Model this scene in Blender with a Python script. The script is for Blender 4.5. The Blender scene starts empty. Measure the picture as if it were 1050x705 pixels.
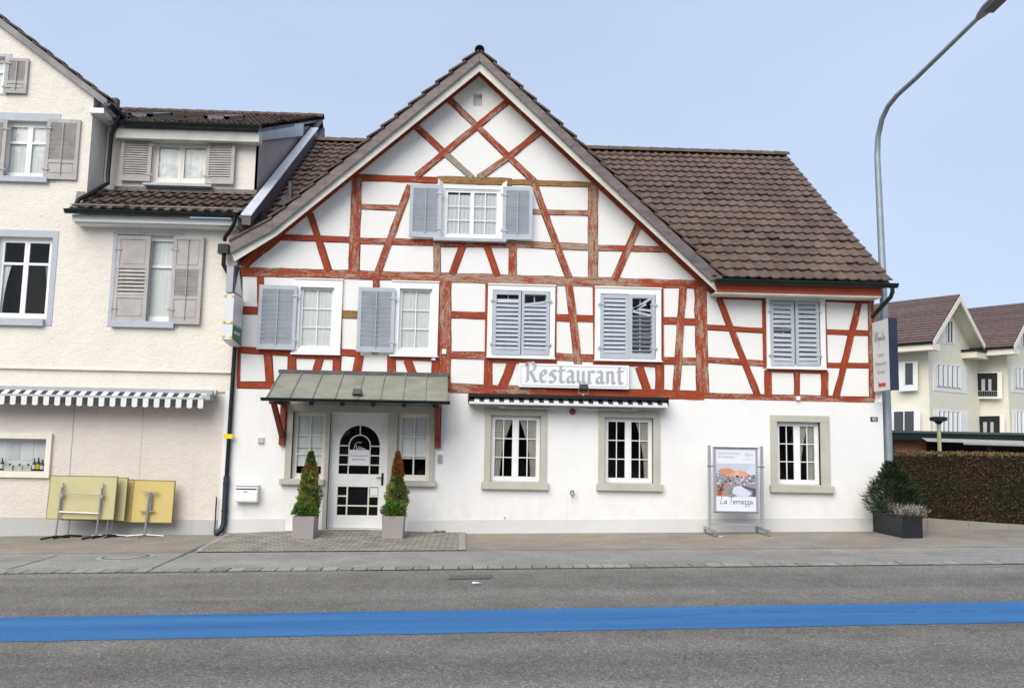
import bpy, math, random
import numpy as np
from mathutils import Vector, Matrix, noise
from mathutils.geometry import tessellate_polygon
random.seed(7)
R_ = math.radians
S = bpy.context.scene
COL = S.collection

# ------------------------------------------------------------------ camera
CAM_D, CAM_H, FPX = 17.25, 1.85, 880.0
YAW, TILT, ROLL = R_(2.02), R_(6.47), R_(1.09)
def cam_axes():
    f = Vector((math.sin(YAW)*math.cos(TILT), math.cos(YAW)*math.cos(TILT), math.sin(TILT)))
    r = Vector((math.cos(YAW), -math.sin(YAW), 0)); u = r.cross(f)
    return math.cos(ROLL)*r+math.sin(ROLL)*u, -math.sin(ROLL)*r+math.cos(ROLL)*u, f
CR, CU, CF = cam_axes()
CP = Vector((0, -CAM_D, CAM_H))
cd = bpy.data.cameras.new('camera'); cam = bpy.data.objects.new('camera', cd); COL.objects.link(cam)
cd.sensor_width = 36; cd.lens = FPX/1050*36; cd.clip_end = 4000; cd.clip_start = .1
m = Matrix((CR, CU, -CF)).transposed().to_4x4(); m.translation = CP; cam.matrix_world = m
S.camera = cam
# ------------------------------------------------------------------ world, sun, exposure
SUN_EL, SUN_AZ = R_(42), R_(205)      # azimuth clockwise from +Y: high, behind the photographer
w = bpy.data.worlds.new('World'); S.world = w; w.use_nodes = True
nt = w.node_tree; nt.nodes.clear()
sky = nt.nodes.new('ShaderNodeTexSky'); sky.sky_type = 'NISHITA'; sky.sun_disc = False
sky.sun_elevation = SUN_EL; sky.sun_rotation = SUN_AZ; sky.dust_density = 2.2; sky.air_density = 1.0; sky.ozone_density = 1.5
veil = nt.nodes.new('ShaderNodeMix'); veil.data_type = 'RGBA'
tc = nt.nodes.new('ShaderNodeTexCoord'); mp = nt.nodes.new('ShaderNodeMapping'); mp.inputs['Scale'].default_value = (1, 1, 2.5)
nz = nt.nodes.new('ShaderNodeTexNoise'); nz.inputs['Scale'].default_value = 1.3; nz.inputs['Detail'].default_value = 3
mr = nt.nodes.new('ShaderNodeMapRange'); mr.inputs['From Min'].default_value = .3; mr.inputs['From Max'].default_value = .7
mr.inputs['To Min'].default_value = .62; mr.inputs['To Max'].default_value = .84
nt.links.new(tc.outputs['Generated'], mp.inputs['Vector']); nt.links.new(mp.outputs[0], nz.inputs['Vector'])
nt.links.new(nz.outputs['Fac'], mr.inputs['Value']); nt.links.new(mr.outputs[0], veil.inputs[0])
nt.links.new(sky.outputs[0], veil.inputs[6]); veil.inputs[7].default_value = (4.8, 5.75, 7.4, 1)
bg = nt.nodes.new('ShaderNodeBackground'); bg.inputs['Strength'].default_value = .078
wo = nt.nodes.new('ShaderNodeOutputWorld')
nt.links.new(veil.outputs[2], bg.inputs['Color']); nt.links.new(bg.outputs[0], wo.inputs['Surface'])
sd = bpy.data.lights.new('sun', 'SUN'); sd.energy = 2.0; sd.angle = R_(52); sd.color = (1, .95, .86)
sun = bpy.data.objects.new('sun', sd); COL.objects.link(sun)
sdir = Vector((math.sin(SUN_AZ)*math.cos(SUN_EL), math.cos(SUN_AZ)*math.cos(SUN_EL), math.sin(SUN_EL)))
sun.rotation_euler = sdir.to_track_quat('Z', 'Y').to_euler(); sun.location = sdir*60
S.view_settings.view_transform = 'Standard'; S.view_settings.look = 'None'
S.view_settings.exposure = .85; S.view_settings.gamma = 1

# ------------------------------------------------------------------ helpers
def ray(px, py):
    return (CF + CR*((px-525)/FPX) - CU*((py-352.5)/FPX))
def P(px, py, Y=0.0):                       # the point of the vertical plane y=Y seen there
    d = ray(px, py); return CP + d*((Y-CP.y)/d.y)
def PX(px, py, X):
    d = ray(px, py); return CP + d*((X-CP.x)/d.x)
def PN(px, py, o, n):
    d = ray(px, py); return CP + d*((o-CP).dot(n)/d.dot(n))
GS = .0205
G0 = P(560, 546, 0)
def gz(x, y=0): return G0.z + GS*(x-G0.x)
def G(px, py):                              # point on the street
    n = Vector((-GS, 0, 1)); return PN(px, py, G0, n)
def rect(px0, py0, px1, py1, Y=0.0):        # four photo corners -> upright rectangle x0,x1,z0,z1
    a = P(px0, py0, Y); b = P(px1, py1, Y); return a.x, b.x, b.z, a.z
def centred(pts, Y=0.0):                    # TL,TR,BR,BL -> averaged upright rectangle
    q = [P(p[0], p[1], Y) for p in pts]
    return (q[0].x+q[3].x)/2, (q[1].x+q[2].x)/2, (q[2].z+q[3].z)/2, (q[0].z+q[1].z)/2

class MB:
    def __init__(s): s.v = []; s.f = []; s.c = []; s.uv = []
    def face(s, pts, c=None, uv=None):
        n = len(s.v); s.v += [tuple(p) for p in pts]; s.f.append(tuple(range(n, n+len(pts)))); s.c.append(c); s.uv.append(uv)
    def box(s, x0, x1, y0, y1, z0, z1, c=None):
        x0, x1 = min(x0, x1), max(x0, x1); y0, y1 = min(y0, y1), max(y0, y1); z0, z1 = min(z0, z1), max(z0, z1)
        n = len(s.v)
        s.v += [(x, y, z) for x in (x0, x1) for y in (y0, y1) for z in (z0, z1)]
        for q in ((0, 1, 3, 2), (4, 6, 7, 5), (0, 4, 5, 1), (2, 3, 7, 6), (0, 2, 6, 4), (1, 5, 7, 3)):
            s.f.append(tuple(n+i for i in q)); s.c.append(c); s.uv.append(None)
        return s
    def obox(s, c, ax, h, col=None):
        c = Vector(c); n = len(s.v)
        A = [Vector(a)*k for a, k in zip(ax, h)]
        s.v += [tuple(c+A[0]*i+A[1]*j+A[2]*k) for i in (-1, 1) for j in (-1, 1) for k in (-1, 1)]
        for q in ((0, 1, 3, 2), (4, 6, 7, 5), (0, 4, 5, 1), (2, 3, 7, 6), (0, 2, 6, 4), (1, 5, 7, 3)):
            s.f.append(tuple(n+i for i in q)); s.c.append(col); s.uv.append(None)
        return s
    def bar(s, a, b, w, t, up=(0, 0, 1), col=None):      # rectangular bar from a to b
        a = Vector(a); b = Vector(b); d = b-a; L = d.length; d.normalize()
        sx = d.cross(Vector(up)); sx.normalize(); sy = sx.cross(d)
        return s.obox((a+b)/2, (d, sx, sy), (L/2, w/2, t/2), col)
    def prism(s, pts, off, c=None):
        off = Vector(off); pts = [Vector(p) for p in pts]; k = len(pts)
        s.face(pts, c); s.face([p+off for p in reversed(pts)], c)
        for i in range(k):
            a, b = pts[i], pts[(i+1) % k]; s.face([a, a+off, b+off, b], c)
        return s
    def tube(s, path, r, n=10, cap=True, c=None):
        path = [Vector(p) for p in path]; rs = r if isinstance(r, (list, tuple)) else [r]*len(path)
        rings = []; ref = None
        for i, p in enumerate(path):
            t = (path[min(i+1, len(path)-1)]-path[max(i-1, 0)]).normalized()
            if ref is None: ref = t.orthogonal().normalized()
            ref = (ref - t*ref.dot(t)).normalized(); b = t.cross(ref)
            k = len(s.v)
            s.v += [tuple(p+(ref*math.cos(2*math.pi*j/n)+b*math.sin(2*math.pi*j/n))*rs[i]) for j in range(n)]
            rings.append(k)
        for a, b in zip(rings, rings[1:]):
            for j in range(n):
                s.f.append((a+j, a+(j+1) % n, b+(j+1) % n, b+j)); s.c.append(c); s.uv.append(None)
        if cap:
            s.f.append(tuple(rings[0]+j for j in reversed(range(n)))); s.c.append(c); s.uv.append(None)
            s.f.append(tuple(rings[-1]+j for j in range(n))); s.c.append(c); s.uv.append(None)
        return s
    def build(s, name, mat, parent=None, smooth=False, bevel=0):
        me = bpy.data.meshes.new(name)
        org = ORG.get(parent, Vector((0, 0, 0))) if parent else Vector((0, 0, 0))
        me.from_pydata([(a-org.x, b-org.y, c-org.z) for a, b, c in s.v], [], s.f)
        if any(x is not None for x in s.uv):
            ul = me.uv_layers.new(name='UVMap'); data = []
            for f, u in zip(s.f, s.uv): data += [q for p in (u or [(0, 0)]*len(f)) for q in p]
            ul.data.foreach_set('uv', data)
        if any(x is not None for x in s.c):
            ca = me.color_attributes.new('tint', 'FLOAT_COLOR', 'CORNER'); data = []
            for f, c in zip(s.f, s.c):
                c = c or (1, 1, 1); data += [c[0], c[1], c[2], 1.0]*len(f)
            ca.data.foreach_set('color', data)
        mats = mat if isinstance(mat, (list, tuple)) else [mat]
        for q in mats: me.materials.append(q)
        o = bpy.data.objects.new(name, me); COL.objects.link(o)
        if smooth:
            for p in me.polygons: p.use_smooth = True
            md = o.modifiers.new('e', 'EDGE_SPLIT'); md.split_angle = R_(40)
        if bevel:
            md = o.modifiers.new('b', 'BEVEL'); md.width = bevel; md.segments = 2; md.limit_method = 'ANGLE'
        if parent: o.parent = parent; ORG[o] = org
        return o
ORG = {}
def thing(name, loc, label, cat, group=None):
    o = bpy.data.objects.new(name, None); COL.objects.link(o); o.empty_display_size = .2
    o.location = loc; ORG[o] = Vector(loc); o['label'] = label; o['category'] = cat
    if group: o['group'] = group
    return o
def tag(o, label, cat, group=None):
    o['label'] = label; o['category'] = cat
    if group: o['group'] = group
    return o
def struct(o): o['kind'] = 'structure'; return o

# ------------------------------------------------------------------ materials
_a, _b = G(0, 587.2), G(1050, 576.9); KSL = (_b.y-_a.y)/(_b.x-_a.x); KY0 = _a.y-KSL*_a.x
class Mat:
    def __init__(s, name, col=(.5, .5, .5), rough=.7, metal=0, spec=.5):
        s.m = bpy.data.materials.new(name); s.m.use_nodes = True; s.n = s.m.node_tree.nodes; s.l = s.m.node_tree.links
        s.b = s.n['Principled BSDF']; s.b.inputs['Base Color'].default_value = (*col, 1)
        s.b.inputs['Roughness'].default_value = rough; s.b.inputs['Metallic'].default_value = metal
        s.b.inputs['Specular IOR Level'].default_value = spec
    def coord(s, kind='Object', scale=(1, 1, 1), rot=(0, 0, 0)):
        t = s.n.new('ShaderNodeTexCoord'); p = s.n.new('ShaderNodeMapping')
        p.inputs['Scale'].default_value = scale; p.inputs['Rotation'].default_value = rot
        s.l.new(t.outputs[kind], p.inputs['Vector']); return p.outputs[0]
    def noise(s, vec, scale=5, detail=4, rough=.55, dist=0):
        t = s.n.new('ShaderNodeTexNoise'); t.inputs['Scale'].default_value = scale; t.inputs['Detail'].default_value = detail
        t.inputs['Roughness'].default_value = rough; t.inputs['Distortion'].default_value = dist
        s.l.new(vec, t.inputs['Vector']); return t.outputs['Fac']
    def vor(s, vec, scale=5, feature='F1', out='Distance'):
        t = s.n.new('ShaderNodeTexVoronoi'); t.feature = feature; t.inputs['Scale'].default_value = scale
        s.l.new(vec, t.inputs['Vector']); return t.outputs[out]
    def ramp(s, fac, stops):
        r = s.n.new('ShaderNodeValToRGB'); e = r.color_ramp.elements
        while len(e) < len(stops): e.new(.5)
        for q, (p, c) in zip(e, stops):
            q.position = p; q.color = (*c, 1) if isinstance(c, tuple) else (c, c, c, 1)
        s.l.new(fac, r.inputs['Fac']); return r.outputs['Color']
    def mix(s, fac, a, b, mode='MIX'):
        x = s.n.new('ShaderNodeMix'); x.data_type = 'RGBA'; x.blend_type = mode
        for sock, val in ((x.inputs[0], fac), (x.inputs[6], a), (x.inputs[7], b)):
            if isinstance(val, (int, float)): sock.default_value = val
            elif isinstance(val, tuple): sock.default_value = (*val, 1)
            else: s.l.new(val, sock)
        return x.outputs[2]
    def math(s, op, a, b=0):
        x = s.n.new('ShaderNodeMath'); x.operation = op
        for sock, val in ((x.inputs[0], a), (x.inputs[1], b)):
            if isinstance(val, (int, float)): sock.default_value = val
            else: s.l.new(val, sock)
        return x.outputs[0]
    def color(s, c): s.l.new(c, s.b.inputs['Base Color']); return s
    def tint(s):
        a = s.n.new('ShaderNodeAttribute'); a.attribute_name = 'tint'; return a.outputs['Color']
    def bump(s, h, strength=.3, dist=.02):
        x = s.n.new('ShaderNodeBump'); x.inputs['Strength'].default_value = strength; x.inputs['Distance'].default_value = dist
        s.l.new(h, x.inputs['Height']); s.l.new(x.outputs[0], s.b.inputs['Normal']); return s

def plain(name, col, rough=.6, metal=0, var=.12, scale=6, spec=.4):
    k = Mat(name, col, rough, metal, spec); n = k.noise(k.coord(), scale, 5)
    k.color(k.ramp(n, [(.25, tuple(c*(1-var) for c in col)), (.75, tuple(min(1, c*(1+var)) for c in col))])); return k.m
def plaster(name, col, rough_sz=60, bump=.25, stain=(.55, .5, .42), amt=.25, low=None, big=.1):
    k = Mat(name, col, .9, 0, .2); c = k.coord()
    n1 = k.noise(c, 1.1, 6, .6); n2 = k.noise(k.coord(scale=(3.5, 3.5, .35)), 2.2, 6, .7)
    base = k.ramp(n1, [(.3, tuple(x*(1-big) for x in col)), (.7, col)])
    st = k.ramp(n2, [(.56, 0.0), (.85, amt)])
    k.color(k.mix(st, base, stain)); 
    h = k.mix(.5, k.noise(c, rough_sz, 4, .7), k.noise(c, rough_sz*.25, 3))
    k.bump(h, bump, .026 if bump >= .9 else .02); return k.m
M = {}
def white_wall():
    m = plaster('white_plaster', (.81, .80, .785), 25, .35, amt=.22, big=.07); k = Mat.__new__(Mat); k.m = m; k.n = m.node_tree.nodes; k.l = m.node_tree.links; k.b = k.n['Principled BSDF']
    src = k.b.inputs['Base Color'].links[0].from_socket; c = k.coord(); sx = k.n.new('ShaderNodeSeparateXYZ'); k.l.new(c, sx.inputs[0])
    low = k.n.new('ShaderNodeMapRange'); low.inputs['From Min'].default_value = .15; low.inputs['From Max'].default_value = 1.0; low.inputs['To Min'].default_value = 1; low.inputs['To Max'].default_value = 0; k.l.new(sx.outputs[2], low.inputs['Value'])
    chips = k.math('MULTIPLY', k.ramp(k.noise(c, 5.5, 5, .6), [(.685, 0.0), (.70, 1.0)]), low.outputs[0]); dirt = k.math('MULTIPLY', k.ramp(k.noise(c, 3, 6, .75), [(.45, 0.0), (.75, .5)]), low.outputs[0])
    a = k.mix(dirt, src, (.50, .46, .38)); k.color(k.mix(chips, a, (.22, .20, .17))); return m
M['white'] = white_wall()
M['infill'] = plaster('lime_infill', (.80, .785, .76), 14, .4, amt=.10, big=.06)
M['plinth'] = plaster('white_plinth', (.66, .655, .64), 40, .4, amt=.35)
M['cream'] = plaster('cream_roughcast', (.80, .745, .67), 24, 1.0, (.45, .4, .34), .30, big=.10)
M['cream_low'] = plaster('pink_cream_render', (.745, .675, .605), 28, 1.0, (.5, .42, .35), .30, big=.12)
M['mauve'] = plaster('mauve_render', (.42, .36, .35), 26, .8, amt=.1)
M['greyplinth'] = plaster('grey_plinth', (.50, .49, .48), 50, .4, (.25, .23, .2), .4)
M['bgcream'] = plaster('apartment_render', (.78, .74, .63), 30, .2, amt=.08)
M['stone'] = plaster('stone_surround', (.52, .50, .43), 30, .5, (.22, .21, .17), .45, big=.18)
M['whitepaint'] = plain('white_paint', (.80, .80, .79), .45, var=.04)
M['creampaint'] = plain('cream_paint', (.76, .72, .62), .5, var=.06)
M['greycasing'] = plain('blue_grey_stone_paint', (.42, .45, .49), .6, var=.08)
M['soffit'] = plain('weathered_white_board', (.62, .60, .54), .7, var=.16, scale=3)
M['black'] = plain('black_metal', (.018, .02, .02), .35, .3)
M['gutter'] = plain('dark_green_gutter', (.016, .026, .022), .4, .4, var=.4, scale=12)
M['bluepipe'] = plain('dark_blue_pipe', (.02, .03, .045), .5, 0)
M['zinc'] = plain('zinc_sheet', (.40, .43, .47), .42, .5, var=.12, scale=2)
M['darkzinc'] = plain('dark_lead_sheet', (.10, .09, .10), .55, .3, var=.25)
M['steel'] = plain('galvanised_steel', (.42, .43, .44), .4, .7, var=.12)
M['alu'] = plain('aluminium', (.55, .56, .57), .35, .7, var=.06)
M['pole'] = plain('painted_galvanised_pole', (.33, .36, .39), .45, .4, var=.15, scale=4)
M['slategrey'] = plain('anthracite_planter', (.011, .012, .016), .5, var=.25)
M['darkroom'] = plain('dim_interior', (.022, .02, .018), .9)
M['curtain'] = plain('sheer_curtain', (.84, .84, .83), .9, var=.05, scale=9)
M['beigecurtain'] = plain('beige_curtain', (.42, .39, .35), .9, var=.12, scale=14)
M['paper'] = plain('white_paper', (.78, .78, .8), .8, var=.02)
M['ink'] = plain('grey_ink', (.12, .12, .13), .8)
M['palegrey'] = plain('silver_lettering', (.38, .39, .40), .5, var=.05)
M['red'] = plain('red_print', (.55, .03, .05), .6)
M['green'] = plain('green_panel', (.03, .16, .08), .5)
M['navy'] = plain('navy_panel', (.018, .025, .05), .45, var=.3)
M['signwhite'] = plain('sign_white', (.80, .80, .81), .35, var=.02)
M['signgrey'] = plain('sign_pale_grey', (.66, .66, .67), .4, var=.04)
M['yellow'] = plain('yellow_plastic', (.80, .62, .02), .5)
M['louvre'] = plain('blue_grey_shutter_paint', (.42, .45, .49), .6, var=.10, scale=4)
M['oldlouvre'] = plain('weathered_taupe_shutter', (.42, .395, .375), .75, var=.16, scale=5)
M['soil'] = plain('dark_soil', (.03, .022, .015), .95)
M['terracotta'] = plain('taupe_clay_pot', (.31, .275, .265), .55, var=.07, scale=3)
M['bark'] = plain('bark', (.07, .045, .03), .9)
M['bottle'] = plain('dark_bottle_glass', (.012, .02, .012), .1, spec=.6)
M['lampblack'] = plain('lamp_black', (.02, .02, .022), .4)
M['oxide'] = plain('red_oxide_timber', (.20, .035, .02), .65, var=.25, scale=10)
M['alarmred'] = plain('alarm_red_brown', (.25, .05, .02), .5)
M['stoneledge'] = plain('kerb_granite', (.30, .29, .265), .85, var=.3, scale=9)

def timber(name, worn, bare=(.42, .31, .225), paint=(.335, .055, .020)):
    k = Mat(name, paint, .75, 0, .25); t = k.n.new('ShaderNodeTexCoord')
    def uvmap(sc):
        p = k.n.new('ShaderNodeMapping'); p.inputs['Scale'].default_value = (*sc, 1); k.l.new(t.outputs['UV'], p.inputs['Vector']); return p.outputs[0]
    grain = k.noise(uvmap((13, 62)), 1, 8, .72, .8); patch = k.noise(uvmap((1.9, 9)), 1, 4, .6)
    fac = k.math('ADD', k.math('MULTIPLY', grain, .62), k.math('MULTIPLY', patch, .50))
    mask = k.ramp(fac, [(.69-worn, 0.0), (.71-worn, .9)])
    tone = k.noise(uvmap((2, 14)), 1, 4)
    pc = k.ramp(tone, [(.3, tuple(x*.68 for x in paint)), (.65, paint)])
    bc = k.ramp(k.noise(uvmap((7, 80)), 1, 6, .7), [(.36, tuple(x*.33 for x in bare)), (.54, bare)])
    k.color(k.mix(1.0, k.mix(mask, pc, bc), k.tint(), 'MULTIPLY')); k.bump(grain, .5, .01); return k.m
M['t0'] = timber('red_timber_sound', .045)
M['t1'] = timber('red_timber_worn', .118)
M['t2'] = timber('red_timber_bare', .172)
M['t3'] = timber('ochre_bare_timber', .22, (.36, .20, .07), (.10, .035, .015))
M['t4'] = timber('silver_bare_timber', .32, (.36, .32, .26))

def glass():
    k = bpy.data.materials.new('window_glass'); k.use_nodes = True; n = k.node_tree.nodes; l = k.node_tree.links; n.clear()
    o = n.new('ShaderNodeOutputMaterial'); mx = n.new('ShaderNodeMixShader'); t = n.new('ShaderNodeBsdfTransparent'); g = n.new('ShaderNodeBsdfGlossy')
    g.inputs['Roughness'].default_value = .02; t.inputs['Color'].default_value = (.965, .975, .97, 1)
    fr = n.new('ShaderNodeFresnel'); fr.inputs['IOR'].default_value = 1.27
    c = n.new('ShaderNodeTexCoord'); z = n.new('ShaderNodeTexNoise'); z.inputs['Scale'].default_value = 2.2; b = n.new('ShaderNodeBump')
    b.inputs['Strength'].default_value = .12; b.inputs['Distance'].default_value = .05
    l.new(c.outputs['Object'], z.inputs['Vector']); l.new(z.outputs['Fac'], b.inputs['Height']); l.new(b.outputs[0], g.inputs['Normal'])
    l.new(fr.outputs[0], mx.inputs[0]); l.new(t.outputs[0], mx.inputs[1]); l.new(g.outputs[0], mx.inputs[2]); l.new(mx.outputs[0], o.inputs['Surface']); return k
M['glass'] = glass()

def tilemat(name, a, b, moss=(.10, .085, .04)):
    k = Mat(name, a, .8, 0, .3); c = k.coord()
    base = k.mix(1.0, k.ramp(k.noise(c, 3, 5), [(.3, a), (.7, b)]), k.tint(), 'MULTIPLY')
    ms = k.math('MAXIMUM', k.ramp(k.noise(c, 9, 6, .7), [(.58, 0.0), (.70, .8)]), k.ramp(k.noise(c, .8, 7, .75), [(.58, 0.0), (.72, .45)]))
    k.color(k.mix(ms, base, moss)); k.bump(k.noise(c, 60, 3), .3, .01); return k.m
M['tile'] = tilemat('brown_concrete_tiles', (.096, .066, .053), (.142, .101, .083))
M['tile_old'] = tilemat('old_brown_tiles', (.075, .052, .042), (.125, .088, .07))
M['tile_bg'] = tilemat('plum_brown_tiles', (.105, .07, .068), (.145, .10, .096), (.08, .055, .048))
def sheet(name, a, b, seam=.75):
    k = Mat(name, a, .45, .25, .4); n = k.noise(k.coord(scale=(1.5, 1.5, 5)), 1.6, 6, .65)
    k.color(k.ramp(n, [(.3, a), (.7, b)])); k.b.inputs['Roughness'].default_value = .5; return k.m
M['verge'] = sheet('purple_brown_slate_verge', (.10, .082, .082), (.20, .165, .165))
M['copper'] = sheet('pale_green_copper', (.21, .215, .175), (.33, .335, .275))

def leafmat(name, rough=.6):
    k = Mat(name, (.1, .1, .1), rough, 0, .3); k.color(k.tint())
    k.b.inputs['Subsurface Weight'].default_value = 0
    return k.m
M['leaf'] = leafmat('leaf')

def asphalt(name, a, b, speck=.5, sc=60, streak=True, tan=None):
    k = Mat(name, a, .93, 0, .25); c = k.coord(); cs = k.coord(scale=(.05, .9, 1))
    n = k.noise(cs, 1.6, 4, .5) if streak else k.noise(c, .5, 4)
    base = k.ramp(n, [(.35, a), (.65, b)])
    if tan: base = k.mix(k.ramp(k.noise(c, .6, 5), [(.4, 0.0), (.65, .8)]), base, tan)
    blot = k.ramp(k.noise(c, 1.6, 6, .65), [(.3, .80), (.7, 1.10)])
    base = k.mix(1.0, base, blot, 'MULTIPLY')
    v = k.n.new('ShaderNodeTexVoronoi'); v.inputs['Scale'].default_value = sc; k.l.new(c, v.inputs['Vector'])
    sep = k.n.new('ShaderNodeSeparateColor'); k.l.new(v.outputs['Color'], sep.inputs[0])
    g = k.ramp(sep.outputs[0], [(0, 1-speck), (.55, 1.0), (.86, 1+speck*.25), (.95, 1+speck*1.1), (1, 1+speck*2.2)])
    k.color(k.mix(1.0, base, g, 'MULTIPLY')); k.bump(k.noise(c, sc*1.3, 3, .7), .6, .006); return k.m
def road_bands(m, lo=-9.0):
    k = Mat.__new__(Mat); k.m = m; k.n = m.node_tree.nodes; k.l = m.node_tree.links; k.b = k.n['Principled BSDF']
    src = k.b.inputs['Base Color'].links[0].from_socket; sx = k.n.new('ShaderNodeSeparateXYZ'); k.l.new(k.coord(), sx.inputs[0])
    t = k.math('ADD', k.math('SUBTRACT', sx.outputs[1], k.math('MULTIPLY', sx.outputs[0], KSL)), -KY0)
    t = k.math('ADD', t, k.math('MULTIPLY', k.noise(k.coord(), .8, 3), .35)); u = k.math('DIVIDE', k.math('ADD', t, -lo), -lo)
    k.color(k.mix(1.0, src, k.ramp(u, [(.30, 1.08), (.45, .92), (.56, 1.0), (.72, .90), (.765, 1.02), (.80, 1.16), (.83, .98), (.93, .97), (.97, 1.22)]), 'MULTIPLY')); return m
M['road'] = asphalt('road_asphalt', (.148, .138, .123), (.192, .181, .162), .50, 80)
road_bands(M['road'])
M['walk'] = asphalt('pavement_asphalt', (.255, .242, .222), (.30, .287, .265), .28, 80)
M['fore'] = asphalt('forecourt_asphalt', (.225, .205, .18), (.28, .26, .23), .28, 90, False, (.32, .27, .205))
M['patch'] = asphalt('road_patch_asphalt', (.12, .115, .105), (.15, .145, .132), .4, 80, False)
def bluepaint():
    k = Mat('blue_road_paint', (.02, .13, .5), .75, 0, .35); c = k.coord()
    base = k.ramp(k.noise(k.coord(scale=(.25, 3.5, 1)), 1, 5), [(.3, (.014, .098, .275)), (.7, (.034, .152, .335))])
    v = k.vor(c, 70); sp = k.ramp(v, [(.0, .60), (.55, 1.12)])
    base = k.mix(1.0, base, sp, 'MULTIPLY')
    wear = k.ramp(k.noise(c, 26, 8, .8), [(.60, 0.0), (.70, .75)])
    k.color(k.mix(wear, base, (.17, .19, .21))); k.bump(k.noise(c, 90, 3), .6, .005); return k.m
M['blue'] = bluepaint()
def pavers():
    k = Mat('grey_pavers', (.2, .2, .18), .9, 0, .2)
    br = k.n.new('ShaderNodeTexBrick'); k.l.new(k.coord(), br.inputs['Vector'])
    for nme, val in (('Color1', (.24, .225, .19, 1)), ('Color2', (.33, .31, .27, 1)), ('Mortar', (.11, .10, .08, 1)), ('Scale', 1.0), ('Mortar Size', .010), ('Brick Width', .22), ('Row Height', .15), ('Bias', 0.0)):
        br.inputs[nme].default_value = val
    dirt = k.ramp(k.noise(k.coord(), 2.5, 5), [(.3, .78), (.7, 1.12)])
    k.color(k.mix(1.0, br.outputs['Color'], dirt, 'MULTIPLY')); k.bump(br.outputs['Fac'], -.5, .01); return k.m
M['paver'] = pavers()
def grassy():
    k = Mat('ground_far', (.06, .07, .03), .95); k.color(k.ramp(k.noise(k.coord(), .3, 5), [(.3, (.05, .06, .025)), (.7, (.10, .10, .06))])); return k.m
M['ground'] = grassy()
def brickm():
    k = Mat('dark_red_brick', (.2, .07, .04), .9); br = k.n.new('ShaderNodeTexBrick'); k.l.new(k.coord('Object', rot=(R_(90), 0, 0)), br.inputs['Vector'])
    for nme, val in (('Color1', (.16, .055, .03, 1)), ('Color2', (.24, .09, .05, 1)), ('Mortar', (.10, .09, .08, 1)), ('Scale', 1.0), ('Mortar Size', .01), ('Brick Width', .25), ('Row Height', .08)):
        br.inputs[nme].default_value = val
    k.color(br.outputs['Color']); return k.m
M['brick'] = brickm()
def stripes(name, a, b, period, axis=0):
    k = Mat(name, a, .85); sx = k.n.new('ShaderNodeSeparateXYZ'); k.l.new(k.coord(), sx.inputs[0])
    f = k.math('FRACT', k.math('DIVIDE', sx.outputs[axis], period)); s_ = k.math('GREATER_THAN', f, .5)
    k.color(k.mix(s_, a, b)); return k.m
M['stripe'] = stripes('striped_canvas', (.035, .037, .042), (.66, .66, .64), .30)
M['tabletop'] = plain('khaki_laminate', (.50, .455, .235), .5, var=.07, scale=3)
M['tabletop_ochre'] = plain('ochre_laminate', (.57, .435, .155), .5, var=.07, scale=3)

# ------------------------------------------------------------------ ground and street
def strip(name, pts, mat, dz=0.0, sub=1, thick=None):      # pts: world xy list; laid on the sloping street
    mb = MB(); q = [Vector((p[0], p[1], gz(p[0])+dz)) for p in pts]
    if thick: mb.prism(q, (0, 0, -thick))
    else: mb.face(q)
    return struct(mb.build(name, mat))
def yl(pa, pb, dz=0):    # the straight street line through two photo points, as y(x)
    n = Vector((-GS, 0, 1)); o = G0+Vector((0, 0, dz)); a, b = PN(*pa, o, n), PN(*pb, o, n); k = (b.y-a.y)/(b.x-a.x); return lambda x: a.y+k*(x-a.x)
y_kerb = yl((0, 587.2), (1050, 576.9)); y_kin = yl((0, 584.2), (1050, 573.9))
y_fore = yl((0, 567.6), (1050, 560.5))
y_b1 = yl((0, 632.5), (1050, 616), -.012); y_b2 = yl((0, 657.5), (1050, 637.5), -.012)
XL, XR = -60.0, 70.0
def band(name, f0, f1, mat, dz, x0=XL, x1=XR, **k):
    return strip(name, [(x0, f0(x0)), (x1, f0(x1)), (x1, f1(x1)), (x0, f1(x0))], mat, dz, **k)
strip('ground', [(-900, -600), (900, -600), (900, 1200), (-900, 1200)], M['ground'], -.16)
band('road', lambda x: y_kerb(x)-14, lambda x: y_kerb(x)+.02, M['road'], -.016)
mb = MB(); x = -25.0; e0_, e1_ = 0, 0
while x < 30:
    f0_, f1_ = random.uniform(-.014, .014), random.uniform(-.014, .014); x2 = x+.09
    mb.face([(x, y_b2(x)+e0_, gz(x)-.012), (x2, y_b2(x2)+f0_, gz(x2)-.012), (x2, y_b1(x2)+f1_, gz(x2)-.012), (x, y_b1(x)+e1_, gz(x)-.012)]); e0_, e1_ = f0_, f1_; x = x2
struct(mb.build('blue_lane_marking', M['blue']))
band('pavement', lambda x: y_kin(x)+.004, lambda x: y_fore(x)-.004, M['walk'], 0.0, thick=.3)
band('forecourt', y_fore, lambda x: 30.0, M['fore'], -.004, thick=.3)
band('far_pavement', lambda x: y_kerb(x)-17, lambda x: y_kerb(x)-14.02, M['walk'], .06, thick=.3)
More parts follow.
